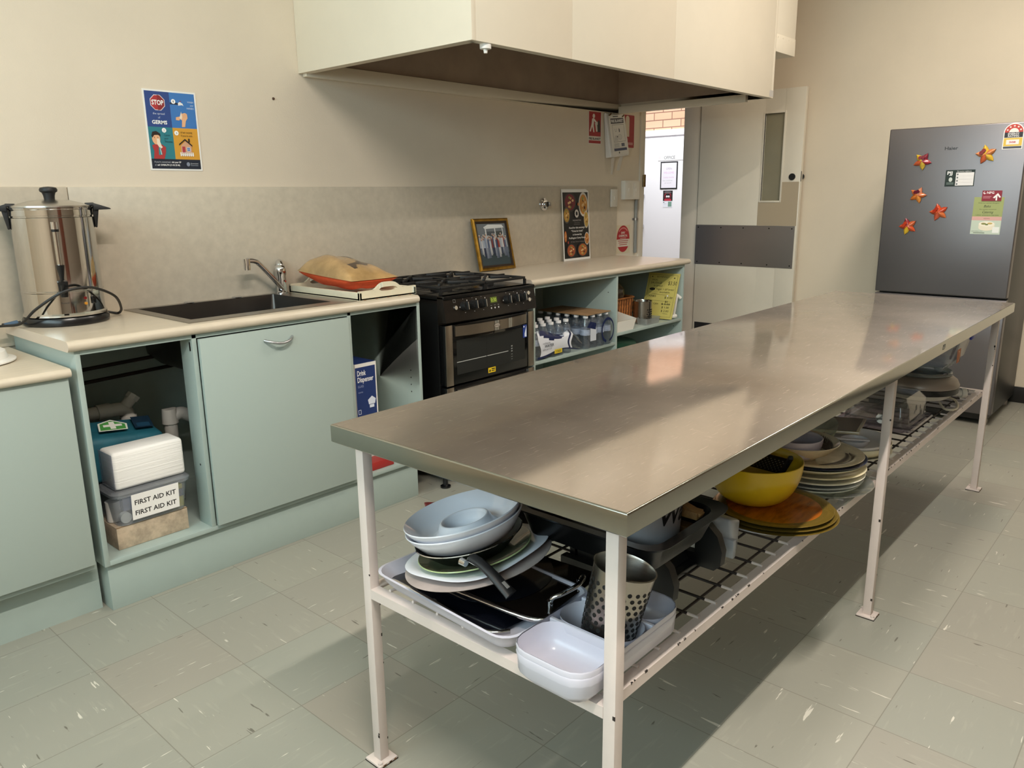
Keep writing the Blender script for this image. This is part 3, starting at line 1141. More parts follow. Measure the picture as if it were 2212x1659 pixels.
b = MB().box(1.385, 1.495, .20, .4512, .1806, .627, M('white carton', '#E9E6E0', .6), .001)
b.box(1.386, 1.494, .21, .45, .627, .6275, INK('#20356E'))
b.obj('carton', dd)
a.mb.obj('front_print', dd)
one(MB().box(1.34, 1.50, .46, .535, .1806, .215, INK('#A02A26'), .002), 'red_box', 'flat red box on the floor of the right open bay', 'box')
# ------------------------------------------------------------------ gas cooker
kx0, kx1 = 1.748, 2.348
ck = thing('gas_cooker', 'black freestanding gas cooker with stainless oven door handle', 'cooker', W(2.05, .32, 0))
m_ck = M('black enamel', '#0B0B0C', .22)
m_ckm = M('black cast iron', '#121212', .55, bump=.1, bscale=80)
m_ckp = M('black control panel', '#191410', .3)
m_ss = M('stainless trim', '#A89E92', .3, 1, bump=.05, bscale=25, stretch=(40, 1, 1))
m_white2 = M('white ink', '#D8D8D8', .5)
MB().box(kx0, kx1, .04, .575, .10, .865, m_ck, .004).obj('body', ck)
# hob plate with raised rim
b = MB().box(kx0 - .003, kx1 + .003, .03, .62, .868, .886, m_ck, .006)
b.box(kx0, kx1, .03, .05, .886, .905, m_ck, .004)
hob = b.obj('hob', ck)
# burners
for i, (x, d, r) in enumerate(((1.90, .20, .035), (2.20, .20, .045), (1.90, .44, .05), (2.20, .44, .035))):
    MB().lathe([(0, 0), (r, 0), (r, .008), (r * .85, .012), (r * .85, .016), (0, .018)], W(x, d, .886), m_ckm, seg=24).obj('burner', hob)
# pan supports: two grates
for gx0, gx1 in ((1.77, 2.043), (2.053, 2.326)):
    b = MB()
    gm, z = (gx0 + gx1) / 2, .912
    t = .011
    for x in (gx0, gx1):
        b.box(x - t / 2, x + t / 2, .07, .575, z, z + .011, m_ckm, .002)
    for d in (.07, .32, .575):
        b.box(gx0, gx1, d - t / 2, d + t / 2, z, z + .011, m_ckm, .002)
    for d in (.20, .44):
        for k in range(4):
            a0 = PI / 4 + k * PI / 2
            b.bar(W(gm + .025 * math.cos(a0), d + .025 * math.sin(a0), z + .010), W(gm + .13 * math.cos(a0), d + .11 * math.sin(a0), z + .010), .010, .014, m_ckm, bev=.002)
        b.bar(W(gx0, d, z + .01), W(gm - .03, d, z + .01), .01, .014, m_ckm)
        b.bar(W(gx1, d, z + .01), W(gm + .03, d, z + .01), .01, .014, m_ckm)
    for x in (gx0, gx1):
        for d in (.07, .575):
            b.box(x - t / 2, x + t / 2, d - t / 2, d + t / 2, .886, z, m_ckm)
    b.obj('pan_support', ck)
# sloping control panel
p0, p1 = W(kx0 - .002, .625, .885), W(kx0 - .002, .60, .772)
b = MB().prism([W(kx0 - .003, .575, .886), W(kx0 - .003, .612, .886), W(kx0 - .003, .63, .772), W(kx0 - .003, .575, .765)], (kx1 - kx0 + .006, 0, 0), m_ckp, .003)
pn = Vector((0, -.114, .018)).normalized()
pv = Vector((0, .018, .114)).normalized()
pv = Vector((0, .0, 0)) + (W(0, .612, .886) - W(0, .63, .772)).normalized()
pn = Vector((1, 0, 0)).cross(pv)


def CP(x, s):
    return W(kx0 + x, .63, .772) + pv * s


KX = (.115, .172, .229, .395, .448, .502)
a = Art(W(kx0, .63, .772) + pn * .0004, (1, 0, 0), pv, .6, .115, slab=False, mb=b)
for x in KX:
    a.frame(x - .006, .099, x + .006, .109, .0012, '#BDBDBD').rect(x - .002, .101, x + .002, .105, '#BDBDBD').ell(x, .093, .001, .0015, '#DDDDDD')
    a.ell(x + .024, .085, .002, .003, '#DDDDDD').ell(x - .024, .06, .002, .003, '#DDDDDD').ell(x + .006, .033, .003, .0015, '#999999')
a.frame(.052, .083, .066, .097, .001, '#8A8A8A').ell(.565, .078, .004, .005, '#5A5A5A').ell(.567, .046, .004, .005, '#5A5A5A')
for x in (.285, .309, .333):
    a.ell(x, .034, .004, .004, '#C8C8C8').rect(x - .005, .045, x + .005, .047, '#8A8A8A')
cp = b.obj('control_panel', ck)
for x in KX:
    b = MB()
    o_ = CP(x, .062)
    b.cyl(o_, o_ + pn * .010, .0215, .020, m_ckm, 28)
    b.cyl(o_ + pn * .010, o_ + pn * .022, .018, .016, m_ckm, 28)
    T = [o_ + pn * h + Vector((1, 0, 0)) * sx + pv * sv for h, sx, sv in ((.018, -.005, -.018), (.018, .005, -.018), (.018, .005, .018), (.018, -.005, .018), (.033, -.004, -.017), (.033, .004, -.017), (.033, .004, .017), (.033, -.004, .017))]
    b.hexa(T, m_ckm, .001)
    b.hexa([o_ + pn * h + Vector((1, 0, 0)) * sx + pv * sv for h, sx, sv in ((.031, -.0012, -.0165), (.031, .0012, -.0165), (.031, .0012, .0165), (.031, -.0012, .0165), (.0335, -.0012, -.0165), (.0335, .0012, -.0165), (.0335, .0012, .0165), (.0335, -.0012, .0165))], m_chrome)
    b.obj('knob', cp)
for x, s in ((.062, .06), (.548, .078), (.550, .046)):
    o_ = CP(x, s)
    MB().cyl(o_, o_ + pn * .008, .0095, .009, m_chrome, 20).obj('button', cp)
a = Art(CP(.287, .057) + pn * .0006, (1, 0, 0), pv, .044, .026, '#5A6A22', t=.0005, eps=2e-5)
dm = M('display digits', '#B8D24A', .5, emit=.6)
a.text('0:30', .022, .005, .016, dm if False else '#C6DC60', .034, 'c')
a.mb.obj('clock_display', cp)
# oven door
b = MB().box(kx0 + .004, kx1 - .004, .578, .612, .487, .757, m_ck, .003)
door = b.obj('oven_door', ck)
for x0 in (kx0 + .004, kx1 - .046):
    MB().box(x0, x0 + .042, .612, .617, .487, .757, m_ss, .001).obj('side_trim', door)
# curved band handle
b = MB()
n = 20
rows = []
for i in range(n + 1):
    t = i / n * 2 - 1
    x = (kx0 + kx1) / 2 + t * .238
    d = .619 + .028 * (1 - abs(t) ** 2.5)
    rows.append((x, d))
for (xa, da), (xb, db) in zip(rows, rows[1:]):
    b.hexa([W(xa, da - .008, .703), W(xb, db - .008, .703), W(xb, db, .705), W(xa, da, .705), W(xa, da - .008, .752), W(xb, db - .008, .752), W(xb, db, .750), W(xa, da, .750)], m_ss)
hb = b.obj('handle', door, ang=50)
a = Art(W(2.048 - .021, .6475, .7165), (1, 0, 0), ZV, .042, .022, slab=False)
a.ell(.021, .011, .02, .0105, '#4A4038').ell(.021, .011, .018, .009, '#A89E92').text('Belling', .021, .0085, .005, '#3A302A', .028, 'c', bold=.02)
a.mb.obj('badge', hb)
m_oglass = M('black oven glass', '#0D0E0E', .06, spec=.7)
b = MB().box(kx0 + .05, kx1 - .05, .6121, .6145, .492, .70, m_oglass, .001)
b.obj('window_glass', door)
a = Art(W(kx0 + .07, .6146, .53), (1, 0, 0), ZV, .46, .16, slab=False)
a.rect(0, 0, .46, .155, '#1A1C1B').rect(.0, .055, .34, .058, '#B9BAB6').rect(.19, 0, .195, .155, '#121312')
for i in range(3):
    a.rect(.36, .05 + .012 * i, .37, .056 + .012 * i, '#8A8C8A').rect(.36, .012 + .012 * i, .37, .016 + .012 * i, '#6A6C6A')
a.mb.obj('oven_rack', door)
a = Art(W(2.018, .6147, .503), (1, 0, 0), ZV, .05, .024, '#E8C41E', t=.0004)
a.poly([(.004, .005), (.018, .005), (.011, .019)], '#1A1A1A').rect(.022, .014, .046, .019, '#1A1A1A').rect(.022, .006, .044, .010, '#1A1A1A')
a.mb.obj('warning_sticker', door)
a = Art(W(2.262, .6175, .635), (1, 0, 0), ZV, .028, .062, '#27408C', t=.0008)
a.poly([(.012, .004), (.026, .004), (.026, .058), (.02, .04), (.012, .02)], '#D9E2F4').rect(.003, .05, .012, .056, '#E8ECF4')
a.mb.obj('blue_tag', door)
# lower oven door
b = MB().box(kx0 + .004, kx1 - .004, .578, .612, .12, .478, m_ck, .003)
d2 = b.obj('lower_door', ck)
for x0 in (kx0 + .004, kx1 - .046):
    MB().box(x0, x0 + .042, .612, .617, .12, .478, m_ss, .001).obj('side_trim', d2)
b = MB().box(kx0 + .06, kx1 - .06, .618, .634, .424, .466, m_ss, .004)
b.obj('handle', d2)
for x, d in ((1.775, .56), (2.32, .56), (1.775, .09), (2.32, .09)):
    MB().lathe([(0, 0), (.024, 0), (.024, .008), (.012, .012), (.01, .10), (0, .10)], W(x, d, 0), m_bk, seg=20).obj('foot', ck)

# ------------------------------------------------------------------ right bench with open shelves
cb = thing('base_cabinet', 'mint green open shelf cabinet between the cooker and the doorway', 'cabinet', W(3.15, .3, 0))
b = MB()
b.box(2.412, 2.428, .011, .5556, .1, .866, m_mint, .001)
b.box(3.142, 3.158, .011, .5556, .1, .866, m_mint, .001)
b.box(3.884, 3.9, .011, .5556, .1, .866, m_mint, .001)
b.box(2.428, 3.884, .011, .018, .1, .866, m_mint)
b.box(2.428, 3.142, .535, .5556, .852, .866, m_mint).box(3.158, 3.884, .535, .5556, .852, .866, m_mint)
b.box(2.428, 3.884, .018, .5556, .10, .116, m_mint)
holes(b, 3.142, -1, (.50,), (.60, .76)), holes(b, 3.884, -1, (.50,), (.41, .47))
b.obj('carcass', cb)
MB().box(2.428, 3.142, .018, .5546, .462, .478, m_mint, .001).obj('shelf', cb)
MB().box(3.158, 3.884, .018, .5546, .510, .526, m_mint, .001).obj('shelf', cb)
MB().box(2.42, 3.88, .50, .52, 0, .10, m_mint).obj('kickboard', cb)
tb = thing('bench_top', 'cream laminate bench top beside the doorway with the photo frame on it', 'bench top', W(3.16, .3, .867))
nose_top(2.3835, 3.9375, .9).obj('slab', tb)
b = MB()
prof = [(.012, .9), (.577 - .0165, .9)] + [(.5605 + .0165 * math.cos(PI / 2 - PI * i / 8), .8835 + .0165 * math.sin(PI / 2 - PI * i / 8)) for i in range(1, 9)] + [(.52, .867), (.46, .875), (.40, .886), (.3, .893), (.012, .894)]
b.prism([W(2.3822, d, z) for d, z in prof], (.0012, 0, 0), m_topend)
b.obj('end_strip', tb)

# water packs
m_pet = CLEAR('clear bottle plastic', '#E9EEF2', .07, .06, '#C8D0D8')
m_cap = M('white bottle cap', '#E8E8EA', .4)
m_blab = M('bottle label', '#B9C4D6', .4, var=.3, vscale=40)


def bottle(x, d, z, lab, grp):
    t = thing('water_bottle', lab, 'bottle', W(x, d, z), grp)
    p = [(0, .002), (.024, 0), (.029, .004)]
    for i in range(8):
        p += [(.0295, .012 + i * .0125), (.0280, .018 + i * .0125)]
    p += [(.0295, .115), (.0285, .13), (.022, .15), (.0125, .164), (.0125, .172)]
    MB().lathe(p, W(x, d, z), m_pet, seg=18).obj('bottle_body', t)
    MB().lathe([(0, 0), (.0145, 0), (.0145, .013), (0, .013)], W(x, d, z + .168), m_cap, seg=16).obj('cap', t)
    MB().lathe([(.0297, .075), (.0299, .078), (.0299, .104), (.0297, .107)], W(x, d, z), m_blab, seg=18).obj('label', t)
    return t


zs_ = .4785
pk = None
g1 = 'water bottles in the upright shrink wrapped pack'
LB1 = 'clear capped water bottle standing in the upright shrink-wrapped pack'
for i in range(4):
    for j in range(6):
        x, d = 2.885 + i * .0635, .53 - j * .0635
        if pk is None:
            pk = bottle(x, d, zs_, LB1, g1)
        else:
            dup(pk, W(x, d, zs_))
m_wrap = CLEAR('shrink wrap', '#F2F4F8', .03, .05, '#B8BEC8')
m_navy = M('navy print', '#14204A', .35)
sw = thing('shrink_wrap', 'clear shrink wrap with a navy ring print round the upright bottle pack', 'packaging', W(2.98, .37, zs_))
b = MB().rings([rr(2.852, 3.11, .178, .5625, zs_ + .001, .03), rr(2.852, 3.11, .178, .5625, zs_ + .12, .03), rr(2.862, 3.10, .188, .5535, zs_ + .165, .03)], m_wrap, True, False, False)
b.obj('film', sw)
a = Art(W(2.985, .5635, zs_ + .012), (1, 0, 0), ZV, .13, .15, slab=False)
a.k = 12
for w_ in range(1):
    a.mb.mats.append(m_navy)
    n = 26
    A, B = [], []
    for i in range(n + 1):
        t = math.radians(-70 + 325 * i / n)
        A.append(a.mb.v(a.P(.068 + .052 * math.cos(t), .072 + .058 * math.sin(t))))
        B.append(a.mb.v(a.P(.066 + .061 * math.cos(t), .072 + .072 * math.sin(t))))
    for i in range(n):
        a.mb.face([A[i], B[i], B[i + 1], A[i + 1]], m_navy)
a.rect(-.10, .03, -.045, .105, '#C7CCD6').poly([(-.13, .11), (-.05, .09), (-.045, .125), (-.1, .14)], m_navy)
a.mb.obj('print', sw)
b = MB().box(2.868, 3.098, .20, .55, zs_ + .1825, zs_ + .187, M('brown card', '#8C6F4E', .8, var=.15, vscale=14), .001)
one(b, 'card_sheet', 'brown cardboard sheet lying on top of the upright bottle pack', 'cardboard')
g2 = 'water bottles in the torn pack'
LB2 = 'clear water bottle inside the torn white pack on the shelf by the cooker'
pk2 = None
for i in range(5):
    for j in range(3):
        x, d = 2.475 + i * .0635, .515 - j * .0635
        if pk2 is None:
            pk2 = dup(pk, W(x, d, zs_), LB2, g2)
        else:
            dup(pk2, W(x, d, zs_))
m_wh = M('white printed film', '#DDE0E8', .25, coat=.3, bump=.3, bscale=18)
tw = thing('torn_wrap', 'torn white and navy plastic wrap round the water bottles by the cooker', 'packaging', W(2.62, .5, zs_))
b = MB()
n, mrow = 26, 12
G = []
for j in range(mrow + 1):
    row = []
    for i in range(n + 1):
        u, v = i / n, j / mrow
        x = 2.452 + u * .372
        bulge = .012 * math.sin(u * 9) * (1 - v) + .018 * math.sin(v * PI) + (.03 * max(0, u - .8) / .2) * math.sin(v * 5)
        z = zs_ + .006 + v * (.125 + .02 * math.sin(u * 7 + 1) - .09 * max(0, u - .72) / .28)
        if v > .85:
            bulge -= (v - .85) * .3
        row.append(b.v(W(x + .012 * math.sin(v * 6 + u * 3), min(.556, .546 + bulge * .35), z + .012 * (1 - math.cos(u * 6)) * (1 - v))))
    G.append(row)
for j in range(mrow):
    for i in range(n):
        u, v = (i + .5) / n, (j + .5) / mrow
        mm = m_wh
        e = ((u - .33) / .24) ** 2 + ((v - .92) / .22) ** 2
        if e < 1 or v < .07 or abs(u - .72) < .02:
            mm = m_navy
        elif u > .76:
            mm = m_wrap
        elif u < .03:
            mm = m_wrap
        b.face([G[j][i], G[j][i + 1], G[j + 1][i + 1], G[j + 1][i]], mm)
b.obj('film', tw, ang=60)
a = Art(W(2.455, .5572, zs_ + .02), (1, 0, 0), ZV, .2, .08, slab=False)
a.k = 20
a.text('AUSTRALIAN', .03, .062, .008, '#50545C', .06).text('WATER', .045, .044, .015, '#3A3E48', .075, bold=.01).text('600ML BOTTLES', .028, .03, .008, '#50545C', .075)
a.rect(.125, .0, .188, .022, '#D8BE2C').text('1265', .157, .005, .012, '#3A3420', .04, 'c', bold=.02)
a.mb.obj('print', tw)

# right shelf contents
m_cane = M('orange cane', '#A86A38', .6, var=.35, vscale=60)
m_bagp = CLEAR('crumpled plastic bag', '#C9B69A', .35, .15, '#8A6E54')
bk = thing('bread_basket', 'orange cane basket at the back of the right shelf', 'basket', W(3.45, .3, .526))
b = MB()
rings_ = []
for k in range(11):
    z = .5268 + k * .0155
    g = .006 * (k / 10)
    o = .0025 if k % 2 else 0
    rings_.append(rr(3.33 - g - o, 3.56 + g + o, .20 - g - o, .40 + g + o, z, .03))
b.rings(rings_, m_cane, True, True, False)
b.obj('weave', bk, ang=20)
b = MB().tube([p for p in rr(3.322, 3.568, .192, .408, .686, .035)], .006, m_cane, 8, 2, True)
for k in range(8):
    x = 3.335 + k * .027
    b.cyl(W(x, .402, .53), W(x, .409, .684), .003, None, M('dark cane', '#5A3418', .7), 6)
b.obj('rim', bk)
b = MB()
rr2 = []
for k, (s_, z) in enumerate(((.9, .66), (1.0, .70), (.95, .735), (.7, .765), (.35, .78), (.16, .785))):
    ring = []
    for i in range(26):
        a0 = 2 * PI * i / 26
        w_ = 1 + .09 * math.sin(a0 * 5 + k * 1.3) + .06 * math.sin(a0 * 9 + k)
        ring.append(W(3.445 + .10 * s_ * w_ * math.cos(a0), .30 + .085 * s_ * w_ * math.sin(a0), z + .008 * math.sin(a0 * 4 + k)))
    rr2.append(ring)
b.rings(rr2, m_bagp, True, True, True)
b.ball(W(3.43, .29, .70), .07, M('brown bread', '#5A3A22', .8, var=.2, vscale=10), 16, (1.1, .9, .8))
one(b, 'bread_bag', 'crumpled plastic bag of brown bread in the cane basket', 'bag')
mk = thing('handled_carton', 'white carton with a handle and green print beside the cane basket', 'carton', W(3.27, .45, .526))
b = MB().hexa([W(3.175, .26, .5268), W(3.31, .26, .5268), W(3.31, .375, .5268), W(3.175, .375, .5268), W(3.185, .27, .675), W(3.29, .27, .665), W(3.30, .37, .665), W(3.185, .37, .675)], M('white crinkled film', '#E4E4E0', .3, coat=.2, bump=.4, bscale=20), .012, 3)
b.obj('body', mk)
b = MB().tube([W(3.19, .33, .672), W(3.21, .33, .70), W(3.25, .33, .69), W(3.285, .33, .668)], .008, m_plas, 8, 5)
b.obj('handle', mk)
a = Art(W(3.19, .377, .545), (1, 0, 0), ZV, .12, .11, slab=False)
a.k = 10
a.ell(.105, .03, .02, .028, '#8FAE3C').ell(.105, .025, .012, .018, '#1E2A1E').ell(.03, .07, .016, .022, '#2A2E3A').ell(.033, .07, .007, .011, '#E4E4E0').rect(.05, .085, .09, .092, '#3A3A3A')
a.mb.obj('print', mk)
m_card = M('olive brown card', '#8A7440', .8)
bt = thing('card_tray', 'white cardboard tray with an olive inside near the shelf divider', 'box', W(3.27, .52, .526))
b = MB()
fx = [(3.165, 3.335, .545, .5265), (3.165, 3.365, .553, .585)]
b.hexa([W(3.165, .543, .5268), W(3.335, .543, .5268), W(3.335, .547, .5268), W(3.165, .547, .5268), W(3.165, .548, .59), W(3.36, .548, .59), W(3.36, .551, .59), W(3.165, .551, .59)], m_card)
b.hexa([W(3.165, .547, .5268), W(3.335, .547, .5268), W(3.335, .5475, .5268), W(3.165, .5475, .5268), W(3.165, .5512, .59), W(3.36, .5512, .59), W(3.36, .5517, .59), W(3.165, .5517, .59)], M('white card', '#E0DED6', .6))
b.box(3.165, 3.34, .40, .545, .5266, .529, m_card)
b.hexa([W(3.335, .40, .5268), W(3.338, .40, .5268), W(3.338, .545, .5268), W(3.335, .545, .5268), W(3.37, .39, .62), W(3.373, .39, .62), W(3.363, .551, .59), W(3.36, .551, .59)], MATS['white card'])
b.hexa([W(3.165, .398, .5268), W(3.335, .398, .5268), W(3.335, .401, .5268), W(3.165, .401, .5268), W(3.165, .382, .632), W(3.37, .382, .622), W(3.37, .385, .622), W(3.165, .385, .632)], m_card)
b.ell = None
b.obj('tray', bt)
a = Art(W(3.23, .402, .555), (1, 0, 0), (0, .15, 1), .08, .05, slab=False)
a.k = 60
a.ell(.05, .025, .02, .013, '#B8BAC4').ell(.02, .03, .012, .01, '#3A3420')
a.mb.obj('cut_out', bt)
# perforated steel holder
m_hole = M('dark hole', '#0A0A0A', .7)


def holder(name, label, T, R, h, rows, cols, a0, a1, flare=1.0, hr=.0045, zlo=.25, zhi=.7):
    t = thing(name, label, 'cutlery holder', T @ Vector((0, 0, 0)))
    b = MB(T)
    Rt = R * flare
    b.lathe([(0, .001), (R - .002, 0), (R, .002), (Rt, h - .002), (Rt + .0018, h), (Rt - .001, h + .001), (Rt - .0025, h - .004), (R - .003, .003), (0, .003)], (0, 0, 0), m_steel2, seg=56)
    b.obj('cup', t)
    b = MB(T)
    for j in range(rows):
        z = h * (zlo + (zhi - zlo) * j / max(rows - 1, 1))
        r = R + (Rt - R) * z / h
        for i in range(cols):
            a = math.radians(a0 + (a1 - a0) * (i + .5 * (j % 2) * (rows > 4)) / cols)
            n_ = Vector((math.cos(a), math.sin(a), 0))
            p = n_ * (r - .0005) + ZV * z
            b.cyl(p, p + n_ * .0012, hr, None, m_hole, 10)
    b.obj('perforations', t)
    return t


m_steel2 = M('brushed stainless cup', '#A8A29A', .25, 1, bump=.05, bscale=20, stretch=(1, 1, 30), rvar=.05)
holder('cutlery_holder', 'perforated steel cutlery holder standing on the shelf by the yellow price board', Matrix.Translation(W(3.585, .45, .5268)), .058, .135, 5, 9, -115, 0, 1, .0048, .22, .62)
b = MB().rings([rr(3.50, 3.65, .465, .535, .5268, .012), rr(3.495, 3.658, .46, .54, .565, .012)], CLEAR('frosted plastic', '#D8DCDC', .35, .25, '#C9CDCB'), True, True, False)
one(b, 'clear_punnet', 'small clear plastic punnet in front of the steel cutlery holder on the shelf', 'punnet')
# price board
o_ = W(3.738, .340, .532)
ub = (W(3.755, .557, .532) - o_).normalized()
vb = (W(3.845, .33, .80) - o_).normalized()
a = Art(o_, ub, vb, .218, .298, '#C8BC66', t=.004, rough=.7)
k = '#2E2A18'
a.frame(.012, .012, .206, .286, .0014, k)
a.text('BOWENFEST', .105, .268, .010, k, .085, 'c', slant=.1).ell(.03, .272, .004, .004, k).ell(.185, .268, .005, .004, k)
a.text('HALAL', .03, .247, .010, k, .042, slant=.1).text('SAUSAGE', .026, .226, .014, k, .078, slant=.1).text('$3.50', .148, .222, .024, k, .06, slant=.05)
a.text('in bread', .05, .208, .012, k, .06, slant=.2)
a.text('Vegan + GF bread', .07, .186, .012, k, .125, slant=.2).ell(.045, .190, .02, .009, k).text('available', .10, .168, .010, k, .07, slant=.2)
a.line(.045, .16, .17, .153, .0012, k).text('DRINKS', .02, .138, .014, k, .06).text('$ 3.00', .142, .132, .014, k, .055)
a.line(.03, .118, .19, .112, .001, k).text('Egg + Cake', .03, .092, .012, k, .075, slant=.1).text('$ 5.00', .13, .09, .013, k, .058).line(.128, .096, .19, .094, .0018, k).text('$2', .15, .106, .012, k, .02)
a.text('Tea', .03, .072, .012, k, .03).text('$ 1.00', .135, .068, .013, k, .05).text('Cold', .03, .05, .012, k, .036).text('$ 2.00', .135, .045, .013, k, .052)
a.line(.148, .035, .185, .032, .0012, k)
one(a.mb, 'price_board', 'yellow handwritten price board leaning on the right shelf', 'sign')
m_rk = M('white plastic rack', '#E6E4DE', .4)
b = MB()
b.bar(W(3.81, .47, .56), W(3.845, .50, .675), .03, .02, m_rk, (1, 0, 0), .004)
b.tube([W(3.79, .49, .545), W(3.81, .53, .543), W(3.84, .54, .545)], .012, m_rk, 8, 5)
b.tube([W(3.81, .49, .665), W(3.83, .51, .682), W(3.85, .535, .675), W(3.87, .553, .655)], .010, m_rk, 8, 5)
b.bar(W(3.825, .53, .54), W(3.842, .54, .67), .018, .012, m_rk, (1, 0, 0), .003)
one(b, 'plastic_rack', 'white plastic rack behind the yellow price board', 'rack')
b = MB().hexa([W(3.16, .30, .117), W(3.50, .30, .117), W(3.50, .52, .117), W(3.16, .52, .117), W(3.20, .32, .50), W(3.44, .30, .47), W(3.47, .50, .44), W(3.20, .51, .48)], M('dark green plastic', '#12402E', .4, bump=.3, bscale=10), .03, 3)
one(b, 'green_bag', 'dark green plastic bag in the bottom of the right shelf bay', 'bag')
# ------------------------------------------------------------------ range hood
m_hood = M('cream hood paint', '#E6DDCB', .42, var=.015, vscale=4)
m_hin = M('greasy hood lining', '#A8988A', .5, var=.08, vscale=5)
hood = thing('range_hood', 'big cream painted range hood on the wall over the cooker', 'range hood', W(2.7, .5, 1.823))
hx0, hx1, hd, hz, t = 1.517, 3.954, 1.045, 1.823, .022
b = MB()
b.box(hx0, hx0 + t, .0015, hd, hz, H - .001, m_hood, .001)
b.box(hx1 - t, hx1, .0015, hd, hz, H - .001, m_hood, .001)
b.box(hx0 + t, 2.081, hd - t, hd, hz, H - .001, m_hood, .001)
b.box(2.0815, 2.862, hd - t, hd, hz, H - .001, m_hood, .001)
b.box(2.8625, hx1 - t, hd - t, hd, hz, H - .001, m_hood, .001)
b.obj('shell', hood)
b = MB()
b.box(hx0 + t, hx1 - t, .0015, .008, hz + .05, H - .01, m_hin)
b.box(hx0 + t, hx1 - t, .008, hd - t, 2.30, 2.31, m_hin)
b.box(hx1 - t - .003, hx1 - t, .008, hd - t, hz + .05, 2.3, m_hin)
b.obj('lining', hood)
b = MB()
b.box(hx0 + t, hx1 - t, .0015, .03, hz - .012, hz + .045, m_hood, .002)
b.box(hx1 - .055, hx1 - t, .03, hd - .14, hz - .012, hz + .03, m_hood, .002)
b.box(hx0 + t, hx0 + .045, .03, hd - t, hz, hz + .02, m_hood, .002)
b.box(hx0 + t, hx1 - t, hd - t - .016, hd - t, hz, hz + .02, m_hood, .002)
b.obj('gutter', hood)
b = MB().box(hx1 - .05, hx1 - .0002, hd, hd + .0008, hz + .006, hz + .04, M('grey tape', '#B8B4AE', .5))
b.box(hx1, hx1 + .0008, hd - .04, hd, hz + .006, hz + .04, MATS['grey tape'])
b.obj('tape_patch', hood)
b = MB().lathe([(0, 0), (.006, 0), (.006, -.0), (.008, .012), (.02, .014), (.021, .03), (0, .03)], W(1.61, hd - .024, hz - .03), m_plas, seg=24)
one(b, 'sprinkler_sensor', 'small round white sensor under the front corner of the range hood', 'sensor')
b = MB().box(3.956, 4.213, .40, hd - .002, 2.16, H - .001, m_hood, .001).box(3.956, 4.216, .397, hd, 2.072, 2.165, m_hood, .002)
for x in (3.97, 4.04, 4.12, 4.195):
    b.cyl(W(x, hd, 2.15), W(x, hd + .002, 2.15), .004, None, m_hood, 8)
one(b, 'vent_duct', 'cream boxed duct hanging beside the far end of the range hood', 'duct')

# ------------------------------------------------------------------ things on the wall
# germs poster
a = Art(W(.836, .0022, 1.413), (1, 0, 0), ZV, .205, .292, '#F4F4F2', t=.0015)
A_, B_, C_, D_ = .006, .1005, .1005, .199
a.rect(.006, .158, .1, .286, '#2E4A8C').rect(.1, .158, .199, .286, '#3F7CC4').rect(.006, .042, .1, .158, '#2F8290').rect(.1, .042, .199, .158, '#DDA23A').rect(.006, .006, .199, .042, '#1E2636')


def octo(cx, cy, r, col):
    a.poly([(cx + r * math.cos(math.radians(22.5 + 45 * i)), cy + r * math.sin(math.radians(22.5 + 45 * i))) for i in range(8)], col)


octo(.053, .246, .03, '#E8DADA')
octo(.053, .246, .0275, '#B4343A')
a.poly([(.053, .2185), (.063, .2205), (.078, .235), (.078, .257), (.063, .2715), (.053, .2735)], '#8E2A30')
a.text('STOP', .053, .238, .017, '#FFFFFF', .045, 'c', bold=.03)
a.text('the spread', .053, .203, .0075, '#C9D4EC', .045, 'c').text('of', .053, .189, .0075, '#C9D4EC', .008, 'c').text('GERMS', .053, .169, .013, '#FFFFFF', .058, 'c', bold=.03)
a.rect(.1, .243, .132, .250, '#1C2C48').ell(.114, .254, .0085, .0085, '#FFFFFF').text('1', .114, .2505, .007, '#222222', .003, 'c')
a.poly([(.132, .240), (.132, .250), (.14, .254), (.15, .248), (.153, .240), (.147, .243)], '#F4F4F4').line(.138, .256, .146, .257, .002, '#9A3A3A')
for i, tx in enumerate(('WASH', 'your', 'HANDS')):
    a.text(tx, .193, .252 - .0115 * i, .0065, '#DCE8F8', (.024, .014, .028)[i], 'r')
skin = '#F0B98E'
a.poly([(.118, .197), (.117, .187), (.130, .186), (.138, .196), (.14, .2), (.13, .2)], skin).poly([(.138, .162), (.151, .163), (.156, .185), (.164, .196), (.163, .211), (.155, .215), (.141, .211), (.134, .196), (.141, .186)], skin)
a.poly([(.132, .196), (.141, .219), (.143, .198), (.138, .188)], '#F7E6D2')
for i in range(3):
    a.line(.147 + .005 * i, .196, .147 + .006 * i, .213, .0008, '#D89A70')
a.ell(.066, .147, .0085, .0085, '#FFFFFF').text('2', .066, .1435, .007, '#222222', .005, 'c')
for i, tx in enumerate(('Cover', 'your', 'Sneeze')):
    a.text(tx, .064, .126 - .0115 * i, .0075, '#1E4A56', (.024, .016, .03)[i])
a.poly([(.016, .0421), (.02, .07), (.014, .09), (.03, .098), (.05, .096), (.066, .085), (.064, .066), (.056, .0421)], '#B23A3C')
a.ell(.032, .115, .0155, .021, skin).poly([(.015, .125), (.02, .14), (.035, .143), (.049, .134), (.05, .124), (.04, .129), (.026, .128), (.019, .118)], '#2A1E1C')
a.line(.026, .122, .026, .117, .0018, '#3A2420').line(.039, .122, .039, .117, .0018, '#3A2420')
a.poly([(.034, .116), (.043, .116), (.05, .09), (.054, .085), (.044, .078), (.034, .095)], '#F7E6D2').poly([(.038, .085), (.046, .082), (.05, .058), (.036, .056)], '#3E8E96').line(.043, .08, .047, .058, .002, '#E8F0F0')
a.ell(.113, .139, .0085, .0085, '#FFFFFF').text('3', .113, .1355, .007, '#222222', .005, 'c')
